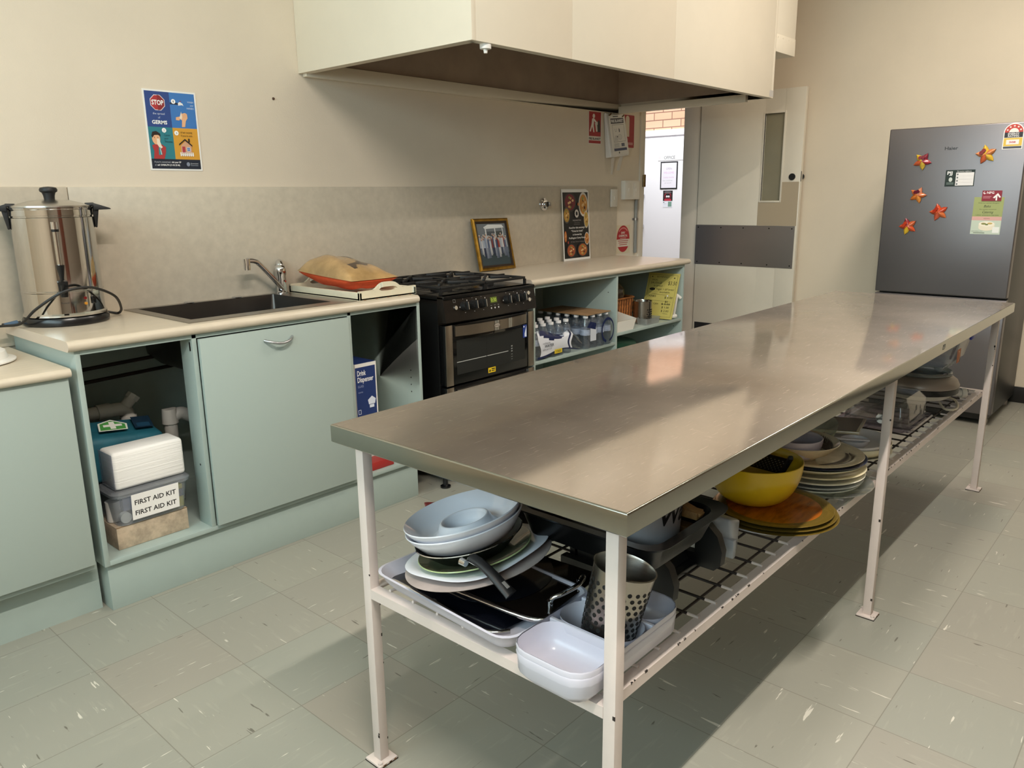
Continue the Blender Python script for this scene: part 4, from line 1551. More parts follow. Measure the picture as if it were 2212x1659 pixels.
a.text('STAY HOME', .13, .138, .0065, '#4A3A1E', .046).text("if you're sick", .13, .127, .007, '#4A3A1E', .046)
a.poly([(.125, .067), (.125, .093), (.145, .11), (.168, .092), (.168, .067)], '#D9A684').poly([(.119, .093), (.143, .113), (.171, .090), (.171, .096), (.144, .119), (.119, .099)], '#2A2220').rect(.157, .106, .163, .120, '#2A2220')
a.rect(.13, .066, .142, .09, '#B8404A').rect(.148, .072, .162, .088, '#D6DCE8').rect(.150, .074, .160, .086, '#3E72B8').rect(.1545, .074, .1555, .086, '#D6DCE8').rect(.150, .0795, .160, .0805, '#D6DCE8')
for i in range(7):
    x = .12 + .008 * i
    a.poly([(x, .054), (x + .005, .054), (x + .005, .067), (x + .0025, .07), (x, .067)], '#F6F6F6')
a.rect(.12, .058, .174, .061, '#F6F6F6')
a.text("If you're concerned,", .016, .028, .006, '#D8DCE4', .062).text('visit your GP', .081, .028, .006, '#FFFFFF', .038, bold=.02).text('or', .016, .017, .006, '#D8DCE4', .007).text('call 13HEALTH (13 43 25 84)', .025, .017, .006, '#FFFFFF', .088, bold=.02)
a.ell(.147, .024, .007, .008, '#8A94A8').text('Queensland', .157, .025, .0045, '#E4E8F0', .03).text('Government', .157, .018, .0045, '#B8C0D0', .03)
one(a.mb, 'hygiene_poster', 'colourful STOP the spread of GERMS poster on the wall above the sink', 'poster')
# fire blanket sign
a = Art(W(3.611, .0022, 1.613), (1, 0, 0), ZV, .142, .204, '#E4DCD2', t=.0015, corner=.008)
a.rect(.007, .05, .135, .197, '#A81C22').rect(.007, .007, .135, .024, '#A81C22').text('FIRE BLANKET', .071, .029, .013, '#1E1C1C', .126, 'c', bold=.03)
a.ell(.058, .172, .013, .013, '#EDE6DE').poly([(.04, .155), (.058, .16), (.095, .135), (.09, .125), (.062, .142), (.058, .115), (.066, .075), (.055, .073), (.042, .108), (.026, .075), (.016, .08), (.034, .12)], '#EDE6DE').poly([(.07, .13), (.108, .142), (.112, .12), (.108, .082), (.085, .078), (.078, .105)], '#E2DAD0').poly([(.095, .12), (.125, .13), (.13, .078), (.1, .075)], '#1E1A1A').ell(.112, .13, .012, .02, '#1E1A1A')
one(a.mb, 'fire_blanket_sign', 'red FIRE BLANKET pictogram sign on the wall under the hood', 'sign')
a = Art(W(3.978, .0022, 1.607), (1, 0, 0), ZV, .154, .208, '#A0222A', t=.0015, corner=.006)
a.rect(.05, .07, .095, .185, '#D8CBB8').ell(.0725, .185, .022, .018, '#D8CBB8').rect(.06, .185, .085, .196, '#D8CBB8').text('FIRE', .06, .045, .014, '#C48A84', .05, 'c').rect(.04, .018, .14, .034, '#C48A84')
one(a.mb, 'fire_extinguisher_sign', 'dark red sign with a pale cylinder symbol half behind the fire blanket pouch', 'sign')
# blanket pouch
fb = thing('fire_blanket', 'white fire blanket pouch hanging on two hooks under the hood', 'fire blanket', W(3.9, .02, 1.5))
m_pouch = M('white pouch vinyl', '#E2DEDA', .35, bump=.2, bscale=14)
b = MB().hexa([W(3.80, .003, 1.53), W(4.02, .003, 1.55), W(4.005, .055, 1.556), W(3.79, .055, 1.534), W(3.772, .003, 1.81), W(3.985, .003, 1.81), W(3.965, .02, 1.805), W(3.772, .02, 1.81)], m_pouch, .008, 3)
b.obj('pouch', fb)
o_ = W(3.80, .0555, 1.54)
a = Art(W(3.808, .0570, 1.548), W(3.990, .0572, 1.566) - W(3.808, .057, 1.548), W(3.790, .0245, 1.80) - W(3.808, .057, 1.548), .186, .25, '#E6E3DE', t=.0005, rough=.35)
k = '#2A2C3A'
a.rect(.02, .195, .166, .228, k).text('FIRE BLANKET', .093, .203, .017, '#E8E8EC', .136, 'c', bold=.03).rect(.05, .236, .11, .242, '#3A3A44')
a.frame(.03, .08, .162, .188, .0018, '#3A3C44').rect(.10, .14, .104, .165, k).path([(.055, .165), (.06, .145), (.07, .145), (.075, .165)], .0016, '#4A4C54').ell(.105, .15, .005, .012, k).ell(.105, .11, .022, .018, '#B8B8B6').ell(.105, .11, .02, .016, '#DAD8D4').rect(.05, .115, .085, .117, '#6A6C70').ell(.075, .112, .006, .005, '#5A5C60')
for i in range(5):
    a.rect(.04, .088 + .005 * i, .08, .0895 + .005 * i, '#8A8C90')
for i in range(4):
    a.rect(.03, .048 + .007 * i, .085, .050 + .007 * i, '#8A8C90')
a.rect(.11, .05, .145, .07, '#5A5E72').rect(.022, .024, .166, .04, '#1E2E5C').ell(.075, .012, .005, .007, '#2A2420')
a.mb.obj('print', fb)
m_tape = M('white webbing', '#DAD4CC', .7)
b = MB().hexa([W(3.835, .025, 1.43), W(3.85, .025, 1.43), W(3.85, .027, 1.43), W(3.835, .027, 1.43), W(3.83, .03, 1.545), W(3.865, .03, 1.545), W(3.865, .032, 1.545), W(3.83, .032, 1.545)], m_tape)
b.hexa([W(3.89, .03, 1.455), W(3.925, .03, 1.455), W(3.925, .032, 1.455), W(3.89, .032, 1.455), W(3.91, .04, 1.545), W(3.945, .04, 1.545), W(3.945, .042, 1.545), W(3.91, .042, 1.545)], m_tape)
b.obj('pull_tab', fb)
b = MB()
for x in (3.80, 3.945):
    b.tube([W(x, .003, 1.80), W(x, .022, 1.795), W(x + .012, .03, 1.80), W(x + .02, .028, 1.808)], .004, m_brass, 8, 4)
b.obj('hook', fb)
# gas bayonet
b = MB().lathe([(0, 0), (.038, 0), (.036, .008), (.026, .012), (.024, .016), (.015, .018), (.015, .034), (0, .034)], W(3.157, .0102, 1.25), m_chrome, (0, -1, 0), seg=32)
b.box(3.166, 3.184, .012, .05, 1.238, 1.262, m_steel, .004)
b.cyl(W(3.157, .0442, 1.25), W(3.157, .0447, 1.25), .011, None, m_blk, 18)
one(b, 'wall_outlet', 'round chrome gas outlet on the splashback above the right bench', 'outlet')
# switches
m_sw = M('white switch plastic', '#E6E0D6', .35)


def switch(x0, x1, z0, z1, d, depth, name, label, n=1):
    t = thing(name, label, 'switch', W((x0 + x1) / 2, d, z0))
    MB().box(x0, x1, d, d + depth, z0, z1, m_sw, .003).obj('plate', t)
    w_ = (x1 - x0) / n
    for i in range(n):
        cx, cz = x0 + w_ * (i + .5), (z0 + z1) / 2
        MB().box(cx - w_ * .36, cx + w_ * .36, d + depth, d + depth + .0015, z0 + .014, z1 - .014, m_sw, .0006).obj('cover', t)
        MB().box(cx - .007, cx + .007, d + depth + .001, d + depth + .005, cz - .012, cz + .012, m_sw, .001).obj('rocker', t)


switch(3.853, 3.929, 1.222, 1.336, .0102, .008, 'light_switch', 'single white switch at the right end of the splashback')
switch(3.99, 4.168, 1.268, 1.392, .0005, .035, 'switch_box', 'double white switch box on the wall beside the doorway', 2)
b = MB()
m_cond = M('grey conduit', '#8A8A86', .4)
b.cyl(W(4.163, .013, .905), W(4.163, .013, 1.268), .0115, None, m_cond, 14)
b.box(4.135, 4.186, .0008, .004, 1.128, 1.142, m_steel).cyl(W(4.163, .013, 1.127), W(4.163, .013, 1.143), .014, None, m_steel, 14)
one(b, 'conduit', 'grey conduit running down the wall from the double switch box', 'conduit')
# dry chemical sticker
a = Art(W(3.944, .0018, .908), (1, 0, 0), ZV, .166, .19, '#DDD0B4', t=.001)
a.ell(.083, .098, .078, .09, '#B0242A').rect(.006, .045, .16, .095, '#E2D8C8').poly([(.02, .045), (.146, .045), (.155, .07), (.155, .095), (.011, .095), (.011, .07)], '#E2D8C8')
a.text('DRY', .083, .132, .014, '#F0E6DA', .05, 'c', bold=.02).text('CHEMICAL', .083, .112, .014, '#F0E6DA', .105, 'c', bold=.02).rect(.045, .100, .12, .104, '#E0B0A8').arc(.083, .105, .066, .008, 40, 140, '#D88A84')
for i in range(3):
    a.rect(.02 + .008 * i, .082 - .013 * i, .146 - .008 * i, .087 - .013 * i, '#B85A58')
one(a.mb, 'dry_chemical_sticker', 'oval red and white DRY CHEMICAL sticker low on the wall beside the doorway', 'sticker')
b = MB().cyl(W(1.386, .0005, 1.711), W(1.386, .006, 1.711), .006, .004, M('rusty screw', '#4A3426', .6), 12)
one(b, 'wall_screw', 'small dark screw left in the wall between poster and hood', 'screw')

# ------------------------------------------------------------------ on the right bench
# photo frame leaning on the splashback
ff = thing('photo_frame', 'gold framed group photo leaning on the splashback beside the cooker', 'picture frame', W(2.66, .07, .9))
o_ = W(2.512, .098, .9045)
u_ = (W(2.822, .083, .9015) - o_).normalized()
v_ = Vector((-.02, .062, .283)).normalized()
v_ = (v_ - u_ * v_.dot(u_)).normalized()
n_ = u_.cross(v_)
m_gold = M('gold leaf frame', '#B08A3C', .28, 1, var=.25, vscale=30)
m_dkw = M('dark frame inset', '#2A1C12', .35)
fw, fh, wd = .30, .285, .028


def FP(a, b_, c_=0):
    return o_ + u_ * a + v_ * b_ + n_ * c_


b = MB()
ins, out = [(wd, wd), (fw - wd, wd), (fw - wd, fh - wd), (wd, fh - wd)], [(0, 0), (fw, 0), (fw, fh), (0, fh)]
mid1 = [(.008, .008), (fw - .008, .008), (fw - .008, fh - .008), (.008, fh - .008)]
mid2 = [(.016, .016), (fw - .016, .016), (fw - .016, fh - .016), (.016, fh - .016)]
b.rings([[FP(x, y, -.004) for x, y in out], [FP(x, y, .008) for x, y in out], [FP(x, y, .014) for x, y in mid1], [FP(x, y, .010) for x, y in mid2], [FP(x, y, .006) for x, y in ins]], [m_gold, m_gold, m_gold, m_dkw, m_dkw][:4], True, False, False)
b.obj('frame', ff, ang=10)
MB().hexa([FP(.004, .004, -.006), FP(fw - .004, .004, -.006), FP(fw - .004, fh - .004, -.006), FP(.004, fh - .004, -.006), FP(.004, .004, -.003), FP(fw - .004, .004, -.003), FP(fw - .004, fh - .004, -.003), FP(.004, fh - .004, -.003)], m_dkw).obj('backing', ff)
a = Art(FP(wd - .004, wd - .004, .003), u_, v_, fw - 2 * wd + .008, fh - 2 * wd + .008, '#5F6C72', t=.002, rough=.15)
pw, ph = a.w, a.h
a.rect(0, 0, pw, ph * .30, '#3E4A4E').rect(0, ph * .62, pw, ph, '#66707A').poly([(.06, ph * .9), (.1, ph * .96), (.22, ph * .95), (.235, ph * .88), (.07, ph * .86)], '#DDE2E6').rect(.07, ph * .5, .08, ph * .88, '#D2D8DC').rect(.15, ph * .5, .158, ph * .88, '#D2D8DC').rect(.215, ph * .5, .222, ph * .88, '#D2D8DC').rect(.08, ph * .55, .15, ph * .8, '#3A4652').rect(.158, ph * .55, .215, ph * .8, '#2E3A3E')
cols = ['#AEB6C4', '#8C9AB2', '#3E5074', '#C4C8CE', '#74363A', '#CACBCE', '#4C5A7A', '#9A4440', '#A6B2C4', '#C2C6CC', '#5A6480', '#B8BEC8']
for row, (n_, dy, off) in enumerate(((13, .05, .012), (12, 0, .019))):
    for i in range(n_):
        x = off + i * .0178 + .003 * math.sin(i * 2.2 + row)
        top_ = ph * (.66 + dy - .035 * math.sin(i * 1.7 + row))
        low_ = ph * (.22 + .05 * math.cos(i * 1.3))
        c_ = cols[(i * 5 + row * 3) % 12]
        a.poly([(x - .003, low_), (x + .001, low_), (x + .003, ph * .38), (x + .005, low_), (x + .009, low_), (x + .010, ph * .45), (x - .004, ph * .45)], ('#6A7488', '#C0C2C6', '#3A4258', '#8A92A2')[(i + row) % 4])
        a.poly([(x - .005, ph * .42), (x + .011, ph * .42), (x + .010, top_ - .011), (x - .004, top_ - .011)], c_)
        a.ell(x + .003, top_ - .005, .0046, .006, '#B88C74', 10).poly([(x - .003, top_ - .001), (x + .009, top_ - .001), (x + .007, top_ + .004), (x - .001, top_ + .004)], '#C8C8C8')
a.mb.obj('photograph', ff)
# flyer leaning on the splashback
o_ = W(3.323, .038, .9012)
u_ = Vector((1, .02, 0)).normalized()
v_ = (W(3.30, .0155, 1.338) - o_).normalized()
v_ = (v_ - u_ * v_.dot(u_)).normalized()
a = Art(o_, u_, v_, .286, .437, '#F0EEEA', t=.0008)
a.rect(.010, .014, .276, .418, '#151313')
foods = [(.085, .375, .066, .06, '#34302E', '#7A2A34'), (.225, .36, .05, .075, '#D9D2C6', '#C98A3C'), (.042, .28, .034, .05, '#5A544C', '#B58A3A'), (.252, .25, .026, .055, '#CFC6B2', '#C9A24A'), (.258, .13, .026, .04, '#D8D0C4', '#D07A2A'), (.078, .062, .05, .045, '#2E2C2C', '#A8542E'), (.2, .062, .058, .046, '#2E2C2C', '#B0642C'), (.018, .15, .012, .034, '#C9622A', '#D98A4A')]
for cx, cy, ra, rb, c1, c2 in foods:
    cx = min(max(cx, .010 + ra), .276 - ra)
    cy = min(max(cy, .014 + rb), .418 - rb)
    a.ell(cx, cy, ra, rb, c1).ell(cx, cy, ra * .82, rb * .82, c2)
    for i in range(9):
        an = i * 2.4
        a.ell(cx + ra * .5 * math.cos(an) * (i / 9), cy + rb * .5 * math.sin(an), ra * .16, rb * .13, ('#E3C08A', '#5A2A1E', '#8A9A4A', '#D8A060')[i % 4], 10)
a.ell(.165, .345, .008, .010, '#C97A3A')
for i in range(12):
    an = i * PI / 6
    a.ell(.145 + .016 * math.cos(an), .288 + .019 * math.sin(an), .006, .007, '#CFC8C0', 10)
a.ell(.145, .288, .008, .009, '#151313').text('PADDINGTON', .143, .242, .009, '#B8B0AC', .085, 'c').text('CURRY HOUSE', .143, .229, .005, '#8A8480', .06, 'c').rect(.11, .221, .176, .2225, '#8A8480')
for i, (tx, wd_) in enumerate((("Food for this evening's", .168), ('"Trivia for India"', .125), ('is donated by', .095), ('Paddington Curry House', .178))):
    a.text(tx, .143, .197 - .021 * i, .0105, '#F4F2F0', wd_, 'c', bold=.02)
a.text('213 Given Terrace, Paddington', .145, .112, .007, '#A8A09A', .15, 'c').ell(.045, .113, .006, .009, '#B0443A')
one(a.mb, 'food_flyer', 'black flyer with food photos leaning on the splashback above the right bench', 'flyer')

# ------------------------------------------------------------------ fridge
m_fr = M('brushed fridge steel', '#7C787A', .40, .9, bump=.035, bscale=30, stretch=(30, 1, 30))
m_frs = M('dark grey fridge side', '#2E2D2B', .4)
fx = 4.403
fg = thing('refrigerator', 'tall grey two-door fridge with leaf magnets against the far wall', 'refrigerator', W(4.75, 1.9, 0))
MB().box(4.475, 5.085, 1.562, 2.236, .05, 1.636, m_frs, .006).obj('body', fg)
MB().box(4.462, 4.476, 1.57, 2.228, .06, 1.63, M('door gasket', '#4A4844', .7)).obj('gasket', fg)
ud_ = MB().box(fx, 4.463, 1.558, 2.24, .722, 1.644, m_fr, .006, 3).obj('upper_door', fg)
b = MB().box(fx, 4.463, 1.558, 2.24, .062, .690, m_fr, .005, 3)
b.prism([W(fx, 1.558, .688), W(fx + .012, 1.558, .712), W(4.463, 1.558, .712), W(4.463, 1.558, .688)], (0, -.682, 0), m_fr)
b.obj('lower_door', fg)
MB().box(4.42, 5.05, 1.58, 2.22, .028, .06, m_blk).obj('plinth', fg)
for d in (1.6, 2.205):
    MB().cyl(W(4.45, d, 0), W(4.45, d, .03), .018, None, m_steel, 14).obj('foot', fg)
    MB().cyl(W(5.0, d, 0), W(5.0, d, .03), .018, None, m_steel, 14).obj('foot', fg)


def fridge_art(d0, z0, w_, h_, rot=0, **k):
    c_, s_ = math.cos(math.radians(rot)), math.sin(math.radians(rot))
    return Art(W(fx - .0012, d0, z0), Vector((0, -c_, s_)), Vector((0, s_, c_)), w_, h_, t=.0009, **k)


a = Art(W(fx - .0003, 1.853, 1.516), (0, -1, 0), ZV, .07, .02, slab=False)
a.text('Haier', 0, .002, .017, '#2E2E32', .066, bold=.02)
a.mb.obj('lettering', ud_)
# energy label: arched top
a = fridge_art(2.127, 1.508, .092, .13, base='#F0EEEA')
a.o = W(fx - .0012, 2.127, 1.508)
en = MB()
pts = [(0, 0), (.092, 0), (.092, .085)] + [(.046 + .046 * math.cos(math.radians(i * 12)), .085 + .046 * math.sin(math.radians(i * 12))) for i in range(1, 15)] + [(0, .085)]
a = Art(W(fx - .0012, 2.127, 1.508), (0, -1, 0), ZV, .092, .131, slab=False, mb=en)
en.prism([a.P(x, y, -.0009) for x, y in pts], a.n * .0009, INK('#F0EEEA'))
a.ell(.046, .085, .042, .041, '#BE3A30', 24, 0, 180).ell(.046, .085, .022, .021, '#EDE4DE', 20, 0, 180)
for i in range(5):
    an = math.radians(158 - i * 34)
    cx, cy = .046 + .032 * math.cos(an), .086 + .031 * math.sin(an)
    a.poly([(cx + (.006 if j % 2 == 0 else .0026) * math.sin(j * PI / 5), cy + (.006 if j % 2 == 0 else .0026) * math.cos(j * PI / 5)) for j in range(10)], '#F6EDE4')
a.rect(.004, .059, .088, .085, '#26262C').text('ENERGY', .046, .073, .009, '#EDEDED', .052, 'c', bold=.02).text('RATING', .046, .062, .009, '#EDEDED', .05, 'c', bold=.02)
a.rect(.004, .016, .088, .057, '#DDBB4E').rect(.016, .024, .074, .048, '#EDE6E2').text('308', .044, .031, .009, '#B8485A', .03, 'c', bold=.03).rect(.004, .004, .088, .014, '#3A3A44')
one(en, 'energy_label', 'arched red and yellow energy rating sticker on the fridge door corner', 'sticker')
a = fridge_art(1.872, 1.322, .144, .088, base='#12241E')
a.rect(.052, .004, .14, .074, '#E8E6E6').text('PJJ', .008, .064, .017, '#E8E8E8', .026, bold=.03).text('My nearest neighbours', .056, .0775, .0065, '#DADADA', .07).ell(.027, .037, .009, .012, '#C9D0CC').rect(.008, .012, .044, .016, '#7A8A84').rect(.008, .02, .044, .022, '#7A8A84')
for i in range(4):
    a.ell(.06, .064 - .017 * i, .004, .005, '#6A6E70').rect(.066, .055 - .017 * i, .136, .0556 - .017 * i, '#B8B4B4')
one(a.mb, 'memo_magnet', 'dark green and white memo magnet in the middle of the fridge door', 'magnet')
a = fridge_art(2.026, 1.067, .142, .197, -.5, base='#9FA86C')
a.rect(0, 0, .142, .088, '#C6D2C2').rect(0, .074, .142, .094, '#D9A8A0').text('WEDDINGS', .071, .081, .006, '#7A4A46', .03, 'c')
a.text('With our special allergens', .071, .163, .006, '#4A5230', .10, 'c').text('Bake', .066, .143, .013, '#2E3420', .032, 'c', slant=.3).text('Catering', .071, .112, .013, '#2E3420', .052, 'c', slant=.3).text('for every occasion', .071, .130, .0055, '#4A5230', .08, 'c').text('cakes, platters, parties', .071, .1, .0055, '#4A5230', .11, 'c')
a.ell(.075, .035, .038, .016, '#EDE4CE').rect(.037, .035, .113, .055, '#EDE4CE').ell(.075, .055, .038, .014, '#F4EDDA').ell(.06, .056, .012, .005, '#8A8A4A').ell(.09, .058, .012, .005, '#C9B06A').ell(.075, .052, .008, .004, '#6A7A3A')
a.text('www.bakes.com', .004, .014, .005, '#5A6250', .055).rect(.015, .006, .07, .009, '#6A7260').rect(.105, .008, .137, .04, '#EDEFEA')
one(a.mb, 'catering_flyer', 'green and pale cake catering flyer held on the fridge door', 'flyer')
a = Art(W(fx - .0036, 2.063, 1.243), Vector((0, -1, -.005)), ZV, .093, .055, '#8A1E30', t=.0015)
a.text('NPG', .022, .038, .012, '#F0E6E8', .034, bold=.03).ell(.011, .043, .006, .007, '#F0E6E8').ell(.013, .045, .004, .004, '#8A1E30').rect(.006, .022, .045, .025, '#C98A94').rect(.006, .015, .04, .018, '#C98A94')
a.poly([(.052, .018), (.074, .042), (.09, .02), (.083, .017), (.074, .029), (.06, .014)], '#F4F0F0').rect(.066, .003, .073, .03, '#F4F0F0')
one(a.mb, 'business_magnet', 'maroon magnet with a white roof arrow above the catering flyer', 'magnet')

# leaf-star magnets
STAR = [(90, 1.0), (20, 1.0), (-50, .95), (-125, 1.0), (165, 1.0)]


def star_magnet(d, z, r, rot, cols, bow, label):
    t = thing('flower_magnet', label, 'magnet', W(fx - .001, d, z), 'glossy flower magnets on the fridge')
    base = W(fx - .0045, d, z)
    U_, V_, N_ = Vector((0, -1, 0)), ZV, Vector((-1, 0, 0))
    ctr = base + N_ * .012
    for i in range(5):
        an = math.radians(90 + 72 * i + rot)
        b = MB()
        m = M('glazed ' + cols[i], cols[i], .15, coat=.6, var=.25, vscale=40)
        L = r
        dirv = U_ * math.cos(an) + V_ * math.sin(an)
        sd = U_ * -math.sin(an) + V_ * math.cos(an)
        n = 8
        rows = []
        for k in range(n + 1):
            q = k / n
            wdt = L * .30 * math.sin(PI * min(1, .22 + q * .80)) ** .8 * (1 if q < 1 else .02)
            rows.append([base + dirv * L * q + sd * wdt * s_ + N_ * ((.014 * (1 - q) + .004) * (1 - abs(s_) ** 2) + .001) for s_ in (-1, -.5, 0, .5, 1)])
        back = [base + dirv * L * k / n + N_ * -.003 for k in range(n + 1)]
        V = [[b.v(p) for p in row] for row in rows]
        for A, B in zip(V, V[1:]):
            for x in range(4):
                b.face([A[x], A[x + 1], B[x + 1], B[x]], m)
        Bk = [b.v(p) for p in back]
        for k in range(n):
            b.face([V[k][0], V[k + 1][0], Bk[k + 1], Bk[k]], m)
            b.face([Bk[k], Bk[k + 1], V[k + 1][4], V[k][4]], m)
        b.obj('petal', t, ang=60)
    b = MB()
    mb_ = M('glazed bow ' + bow, bow, .2, coat=.5)
    an = math.radians(90 + 36 + rot)
    for s_ in (-.35, .35):
        p = base + (U_ * math.cos(an + s_) + V_ * math.sin(an + s_)) * r * .42 + N_ * .014
        b.lathe([(r * .10, -.004), (r * .2, -.004), (r * .2, .004), (r * .10, .004)], p, mb_, (-1, .2, .2), seg=18)
    b.obj('bow', t)


star_magnet(1.747, 1.462, .05, -30, ['#8A2438', '#D9B02A', '#C25A34', '#C9A83A', '#A82E38'], '#7A1E30', 'glossy flower magnet in yellow and dark red, upper left on the fridge door')
star_magnet(2.058, 1.486, .052, 12, ['#DCB238', '#D98A5A', '#C9623A', '#D8B03C', '#C97A44'], '#7A1E2A', 'glossy flower magnet with yellow tips, upper right on the fridge door')
star_magnet(1.742, 1.277, .047, -20, ['#D98A6A', '#D9763A', '#D0742E', '#D88A3E', '#CE6A30'], '#5A1A2E', 'orange flower magnet with a small purple bow, left of the memo magnet')
star_magnet(1.86, 1.183, .05, 16, ['#CE4E2A', '#C8562C', '#C2583C', '#C96A3A', '#C8441E'], '#A8321E', 'deep orange flower magnet below and right of the purple-bowed one')
star_magnet(1.707, 1.103, .05, 20, ['#8E2430', '#C24A2A', '#D8B02E', '#C8502A', '#C25A2C'], '#B03A22', 'lowest flower magnet with one yellow petal on the fridge door')
b = MB().tube([W(5.098, 2.30, .42), W(5.08, 2.34, .405), W(5.09, 2.5, .43), W(5.098, 2.7, .46)], .005, m_cord, 8, 6)
one(b, 'power_lead', 'black cord along the far wall beside the fridge', 'cord')
# ------------------------------------------------------------------ steel work table
def steel_top():
    m, nt, p = nodes_of('scratched stainless top')
    N, L = nt.nodes, nt.links
    tc = N.new('ShaderNodeTexCoord')

    def noise(scale, stretch, detail=3, rot=0, dist=0):
        mp = N.new('ShaderNodeMapping')
        mp.inputs['Scale'].default_value = stretch
        mp.inputs['Rotation'].default_value = (0, 0, rot)
        L.new(tc.outputs['Object'], mp.inputs['Vector'])
        n = N.new('ShaderNodeTexNoise')
        n.inputs['Scale'].default_value = scale
        n.inputs['Detail'].default_value = detail
        n.inputs['Distortion'].default_value = dist
        L.new(mp.outputs[0], n.inputs['Vector'])
        return n.outputs['Fac']

    def rng(x, a, b, c=0, d=1):
        r = N.new('ShaderNodeMapRange')
        for k, v in (('From Min', a), ('From Max', b), ('To Min', c), ('To Max', d)):
            r.inputs[k].default_value = v
        L.new(x, r.inputs['Value'])
        return r.outputs['Result']

    def mth(op, a, b):
        n = N.new('ShaderNodeMath')
        n.operation = op
        for i, x in enumerate((a, b)):
            if isinstance(x, (int, float)):
                n.inputs[i].default_value = x
            else:
                L.new(x, n.inputs[i])
        return n.outputs[0]

    grain = noise(1, (6, 420, 6), 3, .0)
    scr1 = rng(noise(1, (14, 520, 9), 2, .30, .5), .70, .74)
    scr2 = rng(noise(1, (420, 14, 9), 2, .5, .6), .73, .76)
    scr3 = rng(noise(1, (16, 600, 9), 2, -.2, .9), .70, .74)
    sc = mth('MAXIMUM', scr1, mth('MAXIMUM', scr2, scr3))
    big = noise(2.2, (1, 1, 1), 4)
    p2 = N.new('ShaderNodeBsdfPrincipled')
    mx = N.new('ShaderNodeMix')
    mx.data_type = 'RGBA'
    mx.inputs[6].default_value = lin('#C2B9B0')
    mx.inputs[7].default_value = lin('#D2CAC0')
    L.new(mth('MULTIPLY', sc, .35), mx.inputs[0])
    for q in (p, p2):
        q.inputs['Metallic'].default_value = 1
        L.new(mx.outputs[2], q.inputs['Base Color'])
    L.new(rng(big, .3, .7, .035, .085), p.inputs['Roughness'])
    p2.inputs['Roughness'].default_value = .5
    bp = N.new('ShaderNodeBump')
    bp.inputs['Strength'].default_value = .05
    bp.inputs['Distance'].default_value = .001
    L.new(mth('ADD', grain, mth('MULTIPLY', sc, .5)), bp.inputs['Height'])
    L.new(bp.outputs['Normal'], p.inputs['Normal'])
    ms = N.new('ShaderNodeMixShader')
    L.new(mth('ADD', rng(big, .35, .65, .30, .48), mth('MULTIPLY', sc, .35)), ms.inputs['Fac'])
    L.new(p.outputs[0], ms.inputs[1])
    L.new(p2.outputs[0], ms.inputs[2])
    L.new(ms.outputs[0], N['Material Output'].inputs['Surface'])
    MATS['scratched stainless top'] = m
    return m


m_tt = steel_top()
m_edge = M('stainless table edge', '#A9A8A0', .16, 1, rvar=.05, vscale=3)
m_paint = M('chipped pink cream paint', '#D2C6C0', .5, var=.03, vscale=9, bump=.12, bscale=50)
m_chipm = M('paint chips', '#2A221E', .8)
m_wire = M('dark wire', '#2E2622', .5, .3)
tx0, tx1, td0, td1, tz0, tz1 = .3801, 3.2977, 1.7131, 2.4559, .7994, .8389
wt = thing('work_table', 'long stainless steel work table on cream painted legs with a wire undershelf', 'table', W(1.84, 2.08, 0))
b = MB()
e = .0035
P = lambda x0, x1, d0, d1, z: [W(x0, d1, z), W(x1, d1, z), W(x1, d0, z), W(x0, d0, z)]
rings_ = [P(tx0 + .002, tx1 - .002, td0 + .002, td1 - .002, tz0), P(tx0, tx1, td0, td1, tz0 + .002), P(tx0, tx1, td0, td1, tz1 - e)]
for i in range(1, 5):
    a_ = PI / 2 * i / 4
    rings_.append(P(tx0 + e * (1 - math.cos(a_)), tx1 - e * (1 - math.cos(a_)), td0 + e * (1 - math.cos(a_)), td1 - e * (1 - math.cos(a_)), tz1 - e + e * math.sin(a_)))
b.rings([P(tx0 + .014, tx1 - .014, td0 + .014, td1 - .014, tz0 + .012), P(tx0 + .013, tx1 - .013, td0 + .013, td1 - .013, tz0 + .0005)] + rings_, [m_edge] * 7 + [m_edge], True, True, False)
cap = [b.v(q) for q in rings_[-1]]
b.face(cap, m_tt)
top_o = b.obj('tabletop', wt, ang=25)
a = Art(W(2.16, td1 + .0002, tz0 + .013), (1, 0, 0), ZV, .05, .02, slab=False)
a.poly([(0, 0), (.022, 0), (.03, .006), (.03, .016), (0, .016)], '#3A3C3C').poly([(.003, .003), (.02, .003), (.026, .008), (.026, .013), (.003, .013)], '#A9A8A0').rect(.007, .008, .02, .011, '#3A3C3C')
a.mb.obj('maker_mark', top_o)
lw = .025
legs = []
for x in (.4247, 1.8455, 3.2611):
    for d in (1.758, 2.412):
        b = MB().box(x, x + lw, d - lw, d, .008, tz0 + .011, m_paint, .0015)
        for k in range(7):
            z = .03 + rnd.random() * .7
            if d > 2 or x < 1:
                s = .0012 + rnd.random() * .0022
                b.box(x - .0003, x + .001, d - s * 1.5 - .001, d + .0002, z, z + s * 3, m_chipm) if k % 2 else b.box(x + lw - s, x + lw, d - .001, d + .0003, z, z + s * 2.5, m_chipm)
        lg = b.obj('leg', wt)
        cx, cd = x + lw / 2, d - lw / 2
        b = MB().box(cx - .027, cx + .027, cd - .027, cd + .027, 0, .008, m_paint, .002)
        b.box(cx - .0275, cx + .0275, cd - .0275, cd + .0275, 0, .003, m_chipm)
        for sx, sd in ((-.020, .020), (.020, -.020)):
            b.cyl(W(cx + sx, cd + sd, .008), W(cx + sx, cd + sd, .013), .006, None, m_paint, 6)
        for k in range(5):
            q = rnd.random() * .04 - .022
            b.box(cx + q, cx + q + .006, cd + .0268, cd + .0276, .002, .006, m_worn)
        b.obj('foot_plate', lg)
zr0, zr1 = .4304, .4529


